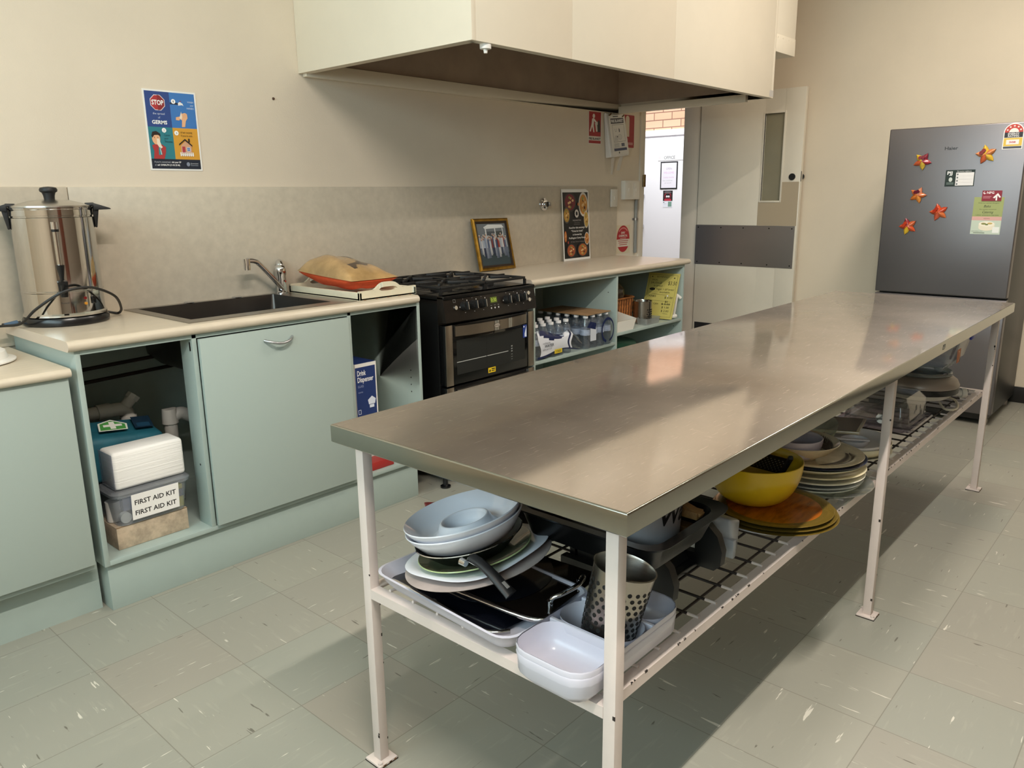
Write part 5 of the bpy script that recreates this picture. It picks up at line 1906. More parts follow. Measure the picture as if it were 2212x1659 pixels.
def rail(x0, x1, d0, d1, side):
    b = MB()
    if side == 'front':
        b.box(x0, x0 + .003, d0, d1, zr0, zr1, m_paint).box(x0 + .003, x0 + .024, d0, d1, zr1 - .003, zr1, m_paint)
    elif side == 'far':
        b.box(x1 - .003, x1, d0, d1, zr0, zr1, m_paint).box(x1 - .024, x1 - .003, d0, d1, zr1 - .003, zr1, m_paint)
    elif side == 'right':
        b.box(x0, x1, d1 - .003, d1, zr0, zr1, m_paint).box(x0, x1, d1 - .026, d1 - .003, zr1 - .003, zr1, m_paint)
        for k in range(26):
            x = x0 + (x1 - x0) * rnd.random() ** 1.7
            w_ = .002 + rnd.random() * .008
            b.box(x, x + w_, d1 - .002, d1 + .0003, zr1 - .001 - rnd.random() * .003, zr1 + .0003, m_chipm)
    else:
        b.box(x0, x1, d0, d0 + .003, zr0, zr1, m_paint).box(x0, x1, d0 + .003, d0 + .026, zr1 - .003, zr1, m_paint)
    b.obj('shelf_rail', wt)


rail(.4247, .45, 1.758, 2.387, 'front')
rail(3.26, 3.286, 1.758, 2.387, 'far')
for xa, xb in ((.4497, 1.8455), (1.8705, 3.2611)):
    rail(xa, xb, 0, 2.3866, 'right')
    rail(xa, xb, 1.7345, 0, 'left')
b = MB()
n = int((3.26 - .47) / .0755)
for i in range(n + 1):
    x = .484 + i * .0755
    b.cyl(W(x, 1.745, zr1 + .003), W(x, 2.345, zr1 + .003), .0032, None, m_wire, 8)
    b.cyl(W(x, 2.345, zr1 + .003), W(x, 2.371, zr1 + .0025), .0035, .003, m_paint, 8)
for k in range(8):
    d = 1.799 + .0757 * k
    b.cyl(W(.47, d, zr1 - .003), W(3.265, d, zr1 - .003), .0032, None, m_wire, 8)
    b.cyl(W(.4465, d, zr1 + .0026), W(.472, d, zr1 - .002), .0034, None, m_paint, 8)
b.obj('wire_shelf', wt)
ZS = zr1 + .0068

# ------------------------------------------------------------------ near end of the undershelf
m_mel = M('white melamine', '#CCCBD8', .22)
m_mel2 = M('white glazed ceramic', '#D8DAE3', .12, coat=.3)
T = Matrix.Translation(W(.549, 1.977, ZS + .0006)) @ Matrix.Rotation(math.radians(-3), 4, 'Z')
b = MB(T)


def rrl(hx, hy, z, r, n=6, flare=0):
    out = []
    for cx, cy, a0 in ((hx - r, -hy + r, -90), (hx - r, hy - r, 0), (-hx + r, hy - r, 90), (-hx + r, -hy + r, 180)):
        for i in range(n):
            a_ = math.radians(a0 + 90 * i / (n - 1))
            out.append(Vector((cx + r * math.cos(a_), cy + r * math.sin(a_), z)))
    return out


def lift_ends(ring, amt):
    return [Vector((p.x * (1 + .0), p.y, p.z + amt * max(0, 1 - (p.x / .055) ** 2) * (1 if abs(p.y) > .1 else 0))) for p in ring]


hx, hy = .125, .205
b.rings([rrl(hx - .02, hy - .02, .0, .03), rrl(hx - .006, hy - .006, .018, .035), lift_ends(rrl(hx + .003, hy + .003, .036, .04), .014), lift_ends(rrl(hx + .007, hy + .008, .0395, .042), .014), lift_ends(rrl(hx + .002, hy + .002, .0405, .04), .014), rrl(hx - .012, hy - .012, .02, .033), rrl(hx - .026, hy - .026, .004, .028)], m_mel, True, True, True)
one(b, 'melamine_tray', 'white melamine tray holding the black trays at the near end of the undershelf', 'tray')
m_btr = M('black glossy tray', '#0E1018', .12, coat=.3)
m_mir = M('dark bronze mirror', '#2A211C', .1, .6)
# flat black tray with a steel handle along its near side
tr = thing('serving_tray', 'black serving tray with a long steel handle lying lowest in the white tray', 'tray', W(.56, 1.95, ZS + .006))
T = Matrix.Translation(W(.535, 1.955, ZS + .008)) @ Matrix.Rotation(math.radians(-4), 4, 'Z') @ Matrix.Rotation(math.radians(3), 4, 'Y')
b = MB(T)
b.rings([rrl(.085, .165, 0, .006), rrl(.088, .168, .004, .006), rrl(.086, .166, .0045, .006)], m_btr)
b.obj('base', tr)
b = MB(T)
for sx in (-1,):
    b.tube([(-.098, .15, .006), (-.098, .12, .012), (-.098, 0, .014), (-.098, -.14, .012), (-.085, -.175, .012), (-.06, -.19, .012)], .0055, m_chrome, 10, 6)
    for y in (-.14, .12):
        b.cyl((-.086, y, .004), (-.098, y, .012), .005, None, m_chrome, 12)
b.obj('handle', tr)
tr2 = thing('serving_tray', 'dark bronze tray with a looped steel handle on top of the black tray', 'tray', W(.62, 2.0, ZS + .02))
T = Matrix.Translation(W(.615, 1.995, ZS + .027)) @ Matrix.Rotation(math.radians(4), 4, 'Z') @ Matrix.Rotation(math.radians(-1), 4, 'Y')
b = MB(T)
b.rings([rrl(.115, .165, 0, .02), rrl(.12, .17, .007, .02), rrl(.117, .167, .0075, .02)], m_mir)
b.lathe([(0, .008), (.135, .008), (.135, .009), (0, .009)], (-.005, .035, 0), m_btr, seg=48)
b.obj('base', tr2)
for sy in (-1, 1):
    b = MB(T)
    y0 = .155 * sy
    b.tube([(-.055, y0, .008), (-.055, y0 + .006 * sy, .028), (-.04, y0 + .02 * sy, .036), (.0, y0 + .028 * sy, .038), (.04, y0 + .02 * sy, .036), (.055, y0 + .006 * sy, .028), (.055, y0, .008)], .005, m_chrome, 10, 5)
    for x in (-.055, .055):
        b.cyl((x, y0, .006), (x, y0, .022), .007, None, m_chrome, 12)
    b.obj('handle', tr2)
b = MB(T)
b.tube([(-.122, .10, .010), (-.126, .0, .014), (-.124, -.13, .012), (-.11, -.175, .012), (-.08, -.19, .014)], .0055, m_chrome, 10, 5)
b.obj('side_bar', tr2)

# the leaning plate stack
AN = 11.9
C0 = W(.561, 1.963, .549)
TT = tilt(C0, AN, (5.41, -10.6))
m_marb = M('grey marbled melamine', '#A39793', .35, var=.12, vscale=18, lo=.3, hi=.7)
m_green = M('pale green glaze', '#A9BA86', .2, coat=.2)
m_olive = M('dark olive glaze', '#4E5640', .18, coat=.3)
b = MB(TT)
b.lathe([(0, -.008), (.10, -.008), (.157, -.003), (.161, .0), (.158, .002), (.10, -.002), (0, -.003)], (0, 0, 0), m_marb, seg=64)
one(b, 'round_platter', 'large grey marbled platter at the bottom of the leaning plate stack', 'platter', ang=50)
b = MB(TT)
b.lathe([(0, .0015), (.09, .0015), (.13, .010), (.141, .014), (.139, .0155), (.12, .012), (.085, .005), (0, .005)], (.002, .002, 0), m_mel2, seg=72, power=3)
one(b, 'dinner_plate', 'white rounded-square plate between the grey platter and the green plate', 'plate', ang=50)
b = MB(TT)
b.lathe([(0, .006), (.085, .006, m_green), (.118, .020, m_green), (.1245, .0235, m_green), (.123, .0255, m_green), (.112, .0215, m_olive), (.08, .011, m_olive), (0, .010, m_olive)], (-.004, .0, 0), m_green, seg=64)
one(b, 'dinner_plate', 'olive plate with a pale green rim under the black frying pan', 'plate', ang=50)
m_pan = M('black nonstick', '#101011', .3)
fp = thing('frying_pan', 'black frying pan with a drooping black handle under the white bowls', 'frying pan', TT @ Vector((0, 0, .012)))
b = MB(TT)
b.lathe([(0, .0185), (.080, .0185), (.113, .050), (.118, .0535), (.1165, .055, m_chrome), (.113, .052), (.078, .0225), (0, .0225)], (-.008, .006, 0), m_pan, seg=64)
b.obj('pan_body', fp, ang=50)
b = MB()
h0 = TT @ Vector((-.088, -.074, .046))
b.bar(h0, h0 + Vector((.004, -.022, -.004)), .018, .012, m_chrome, bev=.003)
b.cyl(h0 + Vector((-.02, .002, .0)), h0 + Vector((-.02, -.012, -.001)), .008, .007, m_chrome, 14)
b.obj('rivet_bracket', fp)
b = MB()
path = [h0 + Vector((-.001, -.010, .004)), h0 + Vector((-.003, -.034, .001)), h0 + Vector((-.005, -.066, -.010)), h0 + Vector((-.004, -.098, -.029)), h0 + Vector((-.002, -.114, -.040))]
path = catmull(path, 5)
rings_ = []
for i, p in enumerate(path):
    q = i / (len(path) - 1)
    t_ = (path[min(i + 1, len(path) - 1)] - path[max(i - 1, 0)]).normalized()
    sd = t_.cross(ZV).normalized()
    up_ = sd.cross(t_)
    wv = .013 - .003 * math.sin(q * PI) + .004 * q
    hv = .008
    rings_.append([p + sd * wv * math.cos(a_) + up_ * hv * math.sin(a_) for a_ in [2 * PI * k / 14 for k in range(14)]])
b.rings(rings_, m_bkm)
pp, tt_ = path[-6], (path[-5] - path[-7]).normalized()
sd = tt_.cross(ZV).normalized()
up_ = sd.cross(tt_)
b.hexa([pp + sd * s_ * .004 + tt_ * k_ * .008 + up_ * z_ for z_ in (.004, .0086) for s_, k_ in ((-1, -1), (1, -1), (1, 1), (-1, 1))], INK('#8E8C8A'))
b.obj('handle', fp)
dip = [(0, .006), (.027, .008), (.038, .020), (.045, .034), (.051, .0365), (.057, .034), (.066, .010), (.071, .0), (.076, .002), (.105, .018), (.126, .047), (.129, .054), (.1275, .056), (.1245, .053), (.103, .026), (.078, .013), (.070, .014), (.060, .026), (.054, .039), (.051, .0405), (.048, .039), (.042, .024), (.028, .012), (0, .010)]
for k, (z, tx) in enumerate(((.036, 'white dip bowl with a raised centre cup, lower of the two in the leaning stack'), (.0505, 'white dip bowl with a raised centre cup on top of the leaning stack'))):
    T2 = TT @ Matrix.Translation((-.006, .008, z)) @ Matrix.Rotation(math.radians(2.2), 4, Vector((-.665, .747, 0)).cross(ZV) * -1)
    b = MB(T2)
    b.lathe(dip, (0, 0, 0), m_mel2, seg=72)
    one(b, 'dip_bowl', tx, 'bowl', ang=60)

# dark pots behind the stack
m_pot = M('black pot enamel', '#0D0D0E', .3)
m_pots = M('dark steel pot', '#3A3634', .3, .8)
rp = thing('frying_pan', 'black pan with a red handle behind the plate stack', 'frying pan', W(.88, 1.86, ZS))
b = MB().lathe([(0, 0), (.095, 0), (.12, .05), (.122, .052), (.118, .051), (.093, .005), (0, .005)], W(.885, 1.865, ZS + .02), m_pot, seg=48)
b.obj('pan_body', rp)
m_red = M('red handle', '#7E1A22', .45)
b = MB()
pth = catmull([W(.80, 1.80, .518), W(.76, 1.765, .535), W(.70, 1.722, .553), W(.663, 1.697, .560), W(.655, 1.692, .560)], 6)
rings_ = []
for i, p in enumerate(pth):
    q = i / (len(pth) - 1)
    t_ = (pth[min(i + 1, len(pth) - 1)] - pth[max(i - 1, 0)]).normalized()
    sd = t_.cross(ZV).normalized()
    up_ = sd.cross(t_)
    wv = (.011 + .007 * q) * (1 if i < len(pth) - 1 else .45)
    rings_.append([p + sd * wv * math.cos(a_) + up_ * .009 * math.sin(a_) for a_ in [2 * PI * k / 14 for k in range(14)]])
b.rings(rings_, m_red)
b.obj('handle', rp)
for (x, d, R_, hh, z0_, lb, cat) in ((1.17, 1.915, .13, .11, ZS + .001, 'black lidded casserole at the back of the undershelf', 'pot'),):
    p_ = thing('cooking_pot', lb, cat, W(x, d, z0_))
    b = MB().lathe([(0, 0), (R_ * .93, 0), (R_, .012), (R_, hh), (R_ + .006, hh + .004), (R_ - .004, hh + .004), (R_ - .004, .01), (0, .006)], W(x, d, z0_), m_pot, seg=48)
    b.obj('pot_body', p_)
    l_ = MB().lathe([(R_ + .004, hh + .005), (R_ + .003, hh + .010), (R_ * .8, hh + .022), (R_ * .3, hh + .034), (0, hh + .036)], W(x, d, z0_), m_pot, seg=48).obj('lid', p_)
    MB().lathe([(0, hh + .034), (.012, hh + .034), (.012, hh + .046), (.02, hh + .052), (0, hh + .058)], W(x, d, z0_), m_bk, seg=20).obj('knob', l_)
lp = thing('saucepan', 'saucepan with a black loop handle and copper stud seen under the table edge', 'saucepan', W(.93, 1.80, ZS + .08))
MB().lathe([(0, 0), (.085, 0), (.09, .05), (.087, .05), (.083, .004), (0, .004)], W(.90, 1.86, .53), m_pots, seg=40).obj('pan_body', lp)
MB().lathe([(.092, .051), (.09, .056), (.05, .064), (0, .066)], W(.90, 1.86, .53), m_pots, seg=40).obj('lid', lp)
b = MB().tube([W(.815, 1.845, .585), W(.785, 1.835, .595), W(.755, 1.825, .60), W(.735, 1.815, .592), W(.735, 1.810, .578), W(.76, 1.815, .570), W(.80, 1.84, .572)], .0065, m_bkm, 10, 5)
b.obj('handle', lp)
MB().cyl(W(.818, 1.846, .586), W(.806, 1.842, .588), .009, None, M('copper stud', '#B87A58', .3, 1), 14).obj('handle_stud', lp)

# white compartment trays with the steel holder standing in them
for k, (z, tx) in enumerate(((0, 'white three-compartment party tray, lower of the two nested at the table corner'), (.012, 'white three-compartment party tray, upper of the two nested at the table corner'))):
    b = MB()
    x0, x1, d0, d1 = .372, .705, 2.212, 2.383
    zb = ZS + z
    b.rings([rr(x0 + .02, x1 - .02, d0 + .02, d1 - .02, zb, .03), rr(x0 + .006, x1 - .006, d0 + .006, d1 - .006, zb + .018, .04), rr(x0, x1, d0, d1, zb + .055, .045), rr(x0 + .001, x1 - .001, d0 + .001, d1 - .001, zb + .058, .045)], m_mel, True, True, False)
    if k == 1:
        # inner compartments
        cells = [(x0 + .003, x0 + .122), (x0 + .126, x0 + .222), (x0 + .226, x1 - .003)]
        for xa, xb in cells:
            b.rings([rr(xa, xb, d0 + .003, d1 - .003, zb + .057, .04), rr(xa + .003, xb - .003, d0 + .006, d1 - .006, zb + .03, .038), rr(xa + .012, xb - .012, d0 + .015, d1 - .015, zb + .009, .03), rr(xa + .025, xb - .025, d0 + .03, d1 - .03, zb + .004, .02)], m_mel, True, False, True)
        out = [b.v(p) for p in rr(x0 + .001, x1 - .001, d0 + .001, d1 - .001, zb + .058, .045)]
        for xa, xb in ((x0 + .122, x0 + .126), (x0 + .222, x0 + .226)):
            b.box(xa - .002, xb + .002, d0 + .004, d1 - .004, zb + .03, zb + .056, m_mel, .001)
    else:
        b.rings([rr(x0 + .001, x1 - .001, d0 + .001, d1 - .001, zb + .058, .045), rr(x0 + .004, x1 - .004, d0 + .004, d1 - .004, zb + .02, .04), rr(x0 + .017, x1 - .017, d0 + .017, d1 - .017, zb + .004, .03)], m_mel, True, False, True)
    one(b, 'party_tray', tx, 'tray', 'white compartment trays', ang=50)
Tc = tilt(W(.562, 2.298, .491), 13, (-.665, .747))
holder('cutlery_holder', 'perforated steel cutlery holder leaning in the white compartment tray at the table corner', Tc, .0505, .145, 9, 22, 0, 360, 1.16, .0042, .12, .8)

# black grill, roasting pan, bowl marked Wa..., wooden rack
m_bpl = M('black moulded plastic', '#0A0A0B', .38)
gr = thing('black_crate', 'black plastic stand with two curved side arms under the roasting pan', 'stand', W(.9, 2.2, ZS))
for i, xa in enumerate((.775, .985)):
    prof = [(2.02, ZS), (2.30, ZS), (2.315, ZS + .015), (2.318, ZS + .05), (2.305, ZS + .085), (2.275, ZS + .112), (2.22, ZS + .125), (2.02, ZS + .125), (2.02, ZS + .10), (2.20, ZS + .10), (2.235, ZS + .085), (2.25, ZS + .055), (2.25, ZS + .03), (2.02, ZS + .03)]
    b = MB()
    n_ = len(prof)
    # solid web plus curved arm
    b.prism([W(xa, d, z) for d, z in prof], (.022, 0, 0), m_bpl)
    b.obj('side_arm', gr)
b = MB().box(.797, .985, 2.03, 2.26, ZS, ZS + .012, m_bpl, .003).box(.797, .985, 2.03, 2.045, ZS + .012, ZS + .12, m_bpl).hexa([W(.797, 2.05, ZS + .012), W(.985, 2.05, ZS + .012), W(.985, 2.24, ZS + .012), W(.797, 2.24, ZS + .012), W(.797, 2.05, ZS + .055), W(.985, 2.05, ZS + .055), W(.985, 2.22, ZS + .03), W(.797, 2.22, ZS + .03)], m_bpl, .004)
b.obj('tray_base', gr)
m_roast = M('black roasting enamel', '#0C0C0C', .28, bump=.06, bscale=60)
b = MB()
zb = ZS + .127
b.rings([rr(.66, .90, 2.01, 2.325, zb, .035), rr(.645, .915, 1.995, 2.345, zb + .05, .04), rr(.625, .935, 1.985, 2.365, zb + .062, .045), rr(.623, .937, 1.983, 2.367, zb + .066, .045), rr(.65, .91, 2.0, 2.34, zb + .062, .04), rr(.662, .898, 2.014, 2.322, zb + .006, .033)], m_roast, True, True, True)
one(b, 'roasting_pan', 'black enamel roasting pan holding the steel bowl marked in black', 'roasting pan')
m_bowl = M('brushed steel bowl', '#C9C9CE', .42, .55, bump=.05, bscale=18, stretch=(30, 30, 1))
bw = thing('steel_pot', 'brushed steel pot with black marker lettering under the table corner', 'pot', W(.785, 2.235, zb + .007))
bc = W(.785, 2.232, zb + .0075)
MB().lathe([(0, 0), (.070, 0), (.076, .006), (.086, .165), (.0885, .167), (.085, .165), (.073, .008), (0, .004)], bc, m_bowl, seg=64).obj('pot_body', bw)
mb = MB()
vs, fs = text_geo('Water', .025)
w0 = max(v[0] for v in vs)
V = []
for x, y in vs:
    z = .058 + y * .054
    th = math.radians(-127) + (x / w0) * .15 / .082 + .12 * y
    r_ = .0762 + .010 * (z - .006) / .159 + .0008
    V.append(mb.v(bc + Vector((math.cos(th) * r_, math.sin(th) * r_, z))))
for f in fs:
    mb.face([V[i] for i in f], INK('#0C0C0E', .5))
mb.obj('marker_lettering', bw)
m_wd = M('pale wood', '#A27C4C', .6, var=.2, vscale=6, stretch=(2, 14, 14))
m_wd2 = M('brown wood', '#7A542C', .6, var=.2, vscale=6, stretch=(2, 14, 14))
wr = thing('wooden_rack', 'small wooden rack standing in the black roasting pan', 'rack', W(.86, 2.25, zb + .007))
b = MB()
b.box(.855, .885, 2.10, 2.32, zb + .008, zb + .024, m_wd2, .002).box(.855, .885, 2.10, 2.32, zb + .045, zb + .062, m_wd, .002)
b.obj('slat_side', wr)
b = MB().bar(W(.87, 2.22, zb + .085), W(.87, 2.325, zb + .055), .02, .008, m_wd, (0, 0, 1), .002)
b.obj('handle', wr)
m_fro = CLEAR('frosted white plastic', '#DDE2E8', .42, .2, '#D9DDE4')
b = MB()
b.hexa([W(1.045, 2.19, ZS), W(1.10, 2.175, ZS), W(1.125, 2.29, ZS), W(1.075, 2.305, ZS), W(1.05, 2.18, ZS + .10), W(1.095, 2.17, ZS + .10), W(1.105, 2.305, ZS + .088), W(1.06, 2.30, ZS + .10)], m_fro, .008, 3)
b.box(1.06, 1.075, 2.24, 2.31, ZS + .003, ZS + .05, m_fro, .003)
one(b, 'frosted_container', 'upright frosted plastic container beside the gold charger plates', 'container')

# ------------------------------------------------------------------ charger plates and the yellow bowl
m_gold2 = M('gold rim glaze', '#8A7230', .22, .5)
m_amber = M('amber wood glaze', '#A2560E', .16, coat=.5, var=.38, vscale=3.2, stretch=(3, 14, 1))
m_blkp = M('black plate back', '#0C0B0A', .3)
cx_, cd_ = 1.345, 2.283
zc = ZS
b = MB().lathe(plate(.118, .022), W(1.31, 2.272, zc), m_mel2, seg=56)
one(b, 'dinner_plate', 'white plate under the three gold charger plates', 'plate')
chargers = [(.0215, .162, 0, 'gold charger plate lowest of three on the undershelf, its rim showing furthest out'), (.0315, .157, -.004, 'gold charger plate in the middle of the three under the yellow bowl'), (.0425, .149, -.012, 'amber wood-patterned gold-rimmed charger plate under the yellow bowl')]
for i, (dz, R_, ox, tx) in enumerate(chargers):
    b = MB()
    p_ = [(0, .0005, m_blkp), (R_ * .7, 0, m_blkp), (R_ * .93, .004, m_blkp), (R_ - .001, .0062, m_blkp), (R_, .0072, m_gold2), (R_ - .002, .0082, m_gold2), (R_ * .86, .0070, m_gold2), (R_ * .82, .0062, m_gold2), (R_ * .80, .0062, m_gold2), (0, .0058, m_amber)]
    b.lathe(p_, W(cx_ + ox, cd_ - ox * .3, zc + dz), m_amber, seg=72)
    one(b, 'charger_plate', tx, 'plate', 'gold charger plates', ang=50)
m_yel = M('yellow plastic', '#D6B21C', .3, var=.03, vscale=6)
b = MB().lathe(bowl(.1225, .113, .42, .003), W(1.338, 2.226, zc + .0495), m_yel, seg=72)
one(b, 'mixing_bowl', 'large yellow mixing bowl on the amber charger plate', 'bowl', ang=50)
gt = thing('grater', 'steel grater with a black handle standing inside the yellow bowl', 'grater', W(1.35, 2.2, zc + .06))
m_gt = M('dull grater steel', '#4A443C', .4, .8)
g0, gu, gv = W(1.392, 2.190, .578), W(1.392, 2.272, .575) - W(1.392, 2.190, .578), W(1.345, 2.232, .640) - W(1.392, 2.190, .578)
b = MB().prism([g0, g0 + gu, g0 + gu + gv, g0 + gv], gu.cross(gv).normalized() * .0015, m_gt)
gq = gu.cross(gv).normalized()
a = Art(g0 + gq * .0016, gu, gv, .08, .085, slab=False)
for j in range(7):
    for i in range(7):
        a.ell(.008 + i * .0105 + (.005 if j % 2 else 0), .012 + j * .0105, .0019, .0024, '#A89E8C', 8)
b.obj('blade', gt)
a.mb.obj('teeth', gt)
b = MB().bar(g0 + gu * 1.06 + gv * .02, g0 + gu * 1.03 + gv * 1.12, .012, .012, m_bkm, bev=.003)
b.obj('handle', gt)

# ------------------------------------------------------------------ plate stack beyond
m_crm = M('cream glaze', '#E3D9B8', .2, coat=.25)
m_ivory = M('ivory glaze', '#ECE8D8', .2, coat=.25)
m_ridge = M('grey glaze', '#B5B6B2', .25)
m_nav = M('navy glaze', '#2A2E44', .15, coat=.4)
m_clr = CLEAR('clear pressed glass', '#DFE6E0', .08, .05)
m_beige = M('speckled beige glaze', '#DCCAA8', .22, coat=.2, var=.06, vscale=60)
px, pd = 1.64, 2.268
z = ZS
b = MB().lathe(plate(.15, .026, .55), W(px + .02, pd + .012, z), m_clr, seg=64)
one(b, 'glass_plate', 'clear glass plate at the bottom of the tall plate stack', 'plate')
specs = [(.128, .022, m_ivory, 'white plate resting on the clear glass plate in the tall stack', .010), (.137, .020, m_ridge, 'greyish white plate second from the bottom of the tall stack', .006), (.141, .020, m_ivory, 'ivory plate below the two cream plates of the tall stack', .004), (.143, .022, m_crm, 'cream plate with a wide rim, lower of two below the navy plate', .004), (.138, .026, m_crm, 'deep cream plate just under the navy plate', -.004), (.143, .016, m_nav, 'navy blue plate in the middle of the tall stack', .002)]
zz = z + .010
for R_, h_, m, tx, ox in specs:
    b = MB().lathe(plate(R_, h_), W(px + ox, pd, zz), m, seg=64)
    one(b, 'dinner_plate', tx, 'plate', 'plates in the tall stack', ang=50)
    zz += .0152 if m is not m_crm else .0165
zp = zz + .001
pt = thing('dinner_plate', 'beige plate with a brown wheat pattern on top of the navy plate', 'plate', W(px - .01, pd, zp))
pc = W(px - .014, pd + .0, zp)
MB().lathe(plate(.140, .012, .75), pc, m_beige, seg=72).obj('plate_body', pt, ang=50)


def wheat(parent, c, r0, r1, a0, a1, zf, name='printed_pattern'):
    b = MB()
    m = INK('#3E2413', .35)
    for i in range(26):
        q = i / 25
        an = math.radians(a0 + (a1 - a0) * q)
        for s_ in (-1, 1):
            L_ = .012 + .012 * math.sin(q * PI)
            rm = (r0 + r1) / 2
            p0 = (rm * math.cos(an), rm * math.sin(an))
            an2 = an + .18 * (1 if a1 > a0 else -1)
            rt = rm + s_ * (r1 - r0) / 2 * (.4 + .6 * math.sin(q * PI))
            p1 = (rt * math.cos(an2), rt * math.sin(an2))
            dx, dy = p1[0] - p0[0], p1[1] - p0[1]
            nn = math.hypot(dx, dy)
            ux_, uy_ = -dy / nn * .0026, dx / nn * .0026
            mid = ((p0[0] + p1[0]) / 2, (p0[1] + p1[1]) / 2)
            pts = [p0, (mid[0] + ux_, mid[1] + uy_), p1, (mid[0] - ux_, mid[1] - uy_)]
            b.face([b.v(c + Vector((x, y, zf(math.hypot(x, y))))) for x, y in pts], m)
    return b.obj(name, parent)


def plate_z(R_, h_, t_=.004, foot=.62):
    f_ = R_ * foot + .004

    def z_(r):
        if r < f_:
            return t_ + .0016
        if r < R_ * .85:
            return t_ + .001 + (h_ * .62 + t_ - t_ - .001) * (r - f_) / (R_ * .85 - f_) + .0006
        return h_ * .62 + t_ + (h_ + .001 - h_ * .62 - t_) * (r - R_ * .85) / (R_ * .15) + .0006
    return z_


wheat(pt, pc, .082, .124, -150, -58, plate_z(.140, .012, .004, .75))
bp = thing('soup_bowl', 'beige bowl with a brown pattern on top of the patterned plate', 'bowl', W(1.585, 2.268, zp + .006))
bc2 = W(1.578, 2.25, zp + .0062)
MB().lathe([(0, 0), (.046, 0), (.048, .003), (.082, .022), (.104, .046), (.107, .0485), (.1055, .050), (.101, .047), (.08, .026), (.050, .006), (0, .005)], bc2, m_beige, seg=72).obj('bowl_body', bp, ang=50)
wheat(bp, bc2, .066, .098, -75, 40, lambda r: .0072 + (r - .050) * .73 + .0012 if r < .08 else .0275 + (r - .08) * 1.0 + .0008)
wheat(bp, bc2, .060, .092, -70, 30, lambda r: .0074 + (r - .050) * .73 + .0012 if r < .08 else .0277 + (r - .08) * 1.0 + .0008)
m_lav = M('pale lavender plastic', '#BDB6C0', .3)
b = MB().lathe(bowl(.070, .058, .5, .003), W(1.548, 2.252, zp + .0135), m_lav, seg=64)
one(b, 'small_bowl', 'plain pale lavender bowl inside the patterned beige bowl', 'bowl', ang=50)
gl = thing('glass_cover', 'clear glass lid leaning behind the patterned bowls', 'lid', W(1.74, 2.17, ZS))
Tg = Matrix.Translation(W(1.80, 2.19, .555)) @ Matrix.Rotation(math.radians(-38), 4, Vector((.75, .66, 0)))
b = MB(Tg)
b.lathe([(.10, 0), (.103, .002), (.10, .006), (.07, .02), (.03, .027), (0, .028)], (0, 0, 0), m_clr, seg=56)
b.obj('glass', gl)

# oval dishes, ladle, tray
m_whi = M('white ironstone', '#DCD6D2', .25, coat=.2)
ox_, od_ = 2.03, 2.265
b = MB().lathe(plate(.105, .022, .6), W(ox_, od_, ZS), m_ivory, seg=64, sx=1.25)
one(b, 'oval_dish', 'ivory oval dish at the bottom of the pile beside the middle leg', 'dish')
b = MB().lathe(bowl(.104, .034, .62, .004), W(ox_, od_, ZS + .014), m_crm, seg=64, sx=1.22)
one(b, 'oval_dish', 'cream deep oval dish in the pile beside the middle leg', 'dish', ang=50)
b = MB().lathe(bowl(.10, .026, .66, .004), W(ox_ - .002, od_ - .002, ZS + .031), m_whi, seg=64, sx=1.22)
one(b, 'oval_dish', 'white oval dish on top of the pile beside the middle leg', 'dish', ang=50)
sp_ = thing('serving_ladle', 'white plastic ladle lying in the white oval dish', 'ladle', W(2.0, 2.25, ZS + .035))
m_lad = M('white ladle plastic', '#D6D4D8', .3)
b = MB().lathe(bowl(.042, .026, .4, .002), W(1.985, 2.272, ZS + .04), m_lad, seg=40, sx=1.1)
b.obj('scoop', sp_)
b = MB().bar(W(1.84, 2.16, ZS + .090), W(1.99, 2.315, ZS + .068), .012, .005, m_lad, bev=.0015)
b.obj('handle', sp_)
m_tan = M('grey brown board', '#5E5148', .5)
bt_ = thing('tray_board', 'cream edged serving tray with a grey brown face behind the oval dishes', 'tray', W(2.2, 2.15, ZS))
Pt = [W(2.03, 2.10, .513), W(2.30, 1.92, .486), W(2.32, 2.155, .487), W(2.235, 2.30, .497), W(2.045, 2.21, .525)]
Pt = [W(1.98, 2.03, .512), W(2.24, 1.93, .485), W(2.36, 2.19, .485), W(2.06, 2.26, .518)]
up_ = ZV * .010
b = MB().prism(Pt, up_, m_crm, .003)
b.obj('rim', bt_)
ce = sum(Pt, Vector()) / 4
Pi = [ce + (p - ce) * .93 + ZV * .0102 for p in Pt]
MB().prism(Pi, ZV * .0012, m_tan).obj('face', bt_)

# clear cake keeper
ckp = thing('cake_keeper', 'clear plastic lidded cake keeper between the middle and far legs', 'food cover', W(2.5, 2.2, ZS))
m_lilac = CLEAR('lilac tinted plastic', '#CFC8D2', .2, .12, '#A79CAA')
m_dome = CLEAR('clear dome plastic', '#F0F0EE', .05, .06)
b = MB().rings([rr(2.37, 2.67, 2.08, 2.335, ZS, .04), rr(2.36, 2.68, 2.07, 2.345, ZS + .012, .045), rr(2.365, 2.675, 2.075, 2.34, ZS + .016, .045), rr(2.385, 2.655, 2.095, 2.32, ZS + .008, .04)], m_lilac, True, True, True)
b.obj('base', ckp)
b = MB().rings([rr(2.385, 2.655, 2.095, 2.322, ZS + .014, .03), rr(2.39, 2.65, 2.10, 2.317, ZS + .085, .03), rr(2.41, 2.63, 2.12, 2.297, ZS + .112, .04), rr(2.45, 2.59, 2.16, 2.26, ZS + .118, .04)], m_dome, True, False, True)
dome = b.obj('dome', ckp)
b = MB()
b.cyl(W(2.385, 2.235, ZS + .04), W(2.375, 2.235, ZS + .04), .02, .018, m_chrome, 16)
b.obj('clasp', ckp)
a = Art(W(2.45, 2.3235, ZS + .03), (1, 0, 0), ZV, .15, .06, slab=False)
m_lp = CLEAR('pale leaf print', '#DAD8D6', .35, .3, '#C8C6C2')
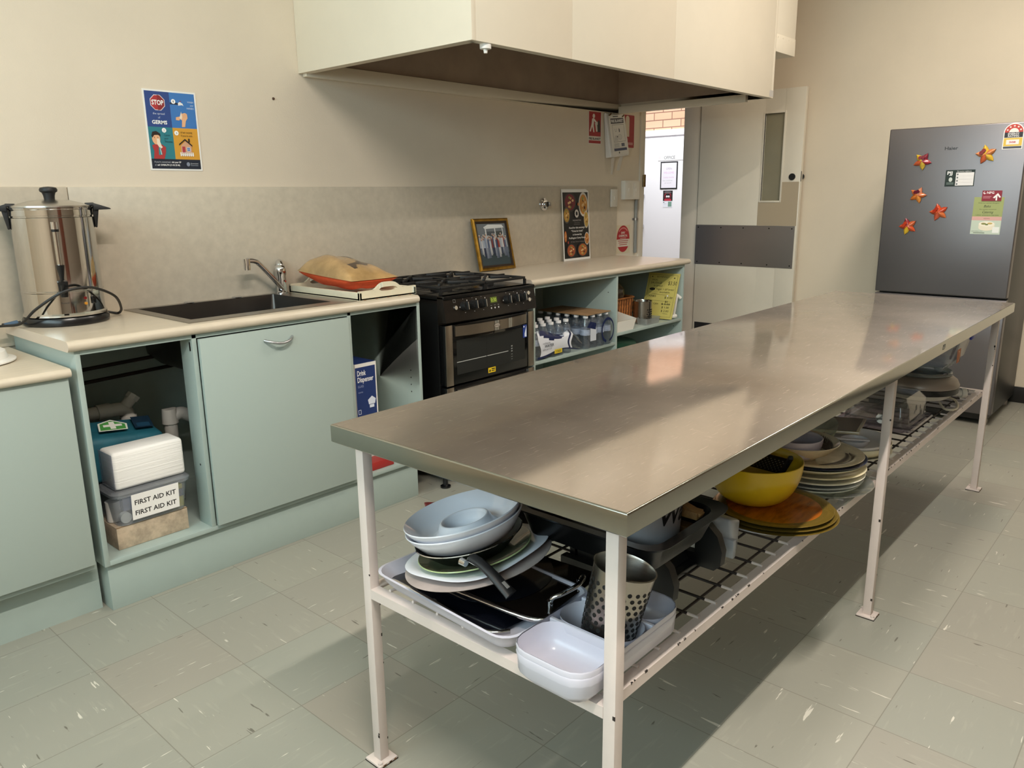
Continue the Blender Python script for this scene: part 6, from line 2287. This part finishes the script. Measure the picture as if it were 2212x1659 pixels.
a.ell(.06, .04, .013, .011, m_lp).rect(.105, .0, .128, .04, m_lp).line(.03, .022, .05, .035, .006, m_lp)
a.mb.obj('leaf_print', dome)
b = MB().lathe(bowl(.10, .085, .55, .003), W(2.43, 1.98, ZS), m_dome, seg=48)
one(b, 'glass_bowl', 'clear bowl behind the cake keeper partly hidden by the middle leg', 'bowl')

# electric pan with glass lid, cord and plug
ex, ed = 2.965, 2.205
ep = thing('electric_pan', 'white and black electric pan with a glass lid near the far leg', 'electric pan', W(ex, ed, ZS))
m_epw = M('pan white enamel', '#CFC9BF', .3)
m_eps = M('pan grey body', '#9A8F86', .35, .3)
MB().lathe([(0, 0), (.075, 0), (.11, .008), (.135, .03), (0, .03)], W(ex, ed, ZS), m_epw, seg=56).obj('base', ep)
MB().lathe([(.135, .03), (.146, .034), (.149, .056), (.146, .058), (0, .058)], W(ex, ed, ZS), m_bk, seg=56).obj('band', ep)
MB().lathe([(.1475, .058), (.149, .066), (.14, .085), (.12, .10), (.108, .105), (.104, .104), (.12, .09), (0, .085)], W(ex, ed, ZS), m_eps, seg=56).obj('pan_rim', ep)
l_ = MB().lathe([(.106, .106), (.117, .106), (.119, .110), (.117, .120), (.113, .121), (.10, .112), (.06, .118), (0, .121)], W(ex, ed, ZS), m_clr, seg=56).obj('glass_lid', ep)
b = MB().tube([W(2.87, 2.31, ZS + .012), W(2.80, 2.345, ZS + .006), W(2.80, 2.375, ZS + .006), W(2.86, 2.378, ZS + .006), W(2.97, 2.345, ZS + .006), W(3.01, 2.30, ZS + .006), W(3.02, 2.28, ZS + .012)], .0045, M('cream cord', '#D2C8B4', .5), 8, 7)
b.obj('power_cord', ep)
b = MB().cyl(W(3.03, 2.305, ZS + .018), W(3.065, 2.345, ZS + .018), .012, .015, m_epw, 16)
b.cyl(W(3.062, 2.342, ZS + .018), W(3.075, 2.357, ZS + .018), .021, .021, m_epw, 18)
b.cyl(W(3.005, 2.28, ZS + .017), W(3.032, 2.307, ZS + .018), .006, .009, m_epw, 12)
b.obj('plug', ep)
b = MB()
zz = ZS + .123
m_scal = CLEAR('clear scalloped plastic', '#E2E8EC', .22, .1, '#D4DCE4')
for i in range(7):
    for j in range(2):
        b.lathe([(0, 0), (.012, .0), (.017, .010), (.02, .021), (.018, .021), (0, .018)], W(2.93 + i * .041, 2.15 + j * .13, zz), m_scal, seg=14)
b.box(2.91, 3.20, 2.13, 2.30, zz + .0212, zz + .0232, m_scal)
one(b, 'scalloped_tray', 'clear scalloped plastic tray under the clip-lock box near the far leg', 'tray')
sc_ = thing('storage_box', 'clear plastic food box with a blue clip on top of the electric pan', 'storage box', W(3.05, 2.2, zz + .024))
zb = zz + .0238
m_box = CLEAR('clear food box', '#E6E8EA', .14, .08, '#D8DCE2')
MB().rings([rr(2.93, 3.185, 2.13, 2.30, zb, .02), rr(2.92, 3.20, 2.12, 2.315, zb + .012, .025), rr(2.905, 3.225, 2.105, 2.332, zb + .10, .03)], m_box, True, True, False).obj('body', sc_)
MB().rings([rr(2.90, 3.23, 2.10, 2.337, zb + .10, .03), rr(2.90, 3.23, 2.10, 2.337, zb + .112, .03), rr(2.92, 3.21, 2.12, 2.317, zb + .116, .03)], m_box, True, False, True).obj('lid', sc_)
MB().box(3.225, 3.234, 2.24, 2.33, zb + .082, zb + .118, M('blue clip', '#2A3AA8', .35), .003).box(3.15, 3.215, 2.332, 2.342, zb + .082, zb + .116, MATS['blue clip'], .003).obj('clip', sc_)
a = Art(W(2.932, 2.3402, zb + .018), (1, 0, 0), ZV, .055, .055, '#B45A14', t=.0006)
a.rect(.035, 0, .055, .02, '#5A2A10').arc(.02, .025, .022, .006, -60, 90, '#E8B888')
a.mb.obj('orange_label', sc_)
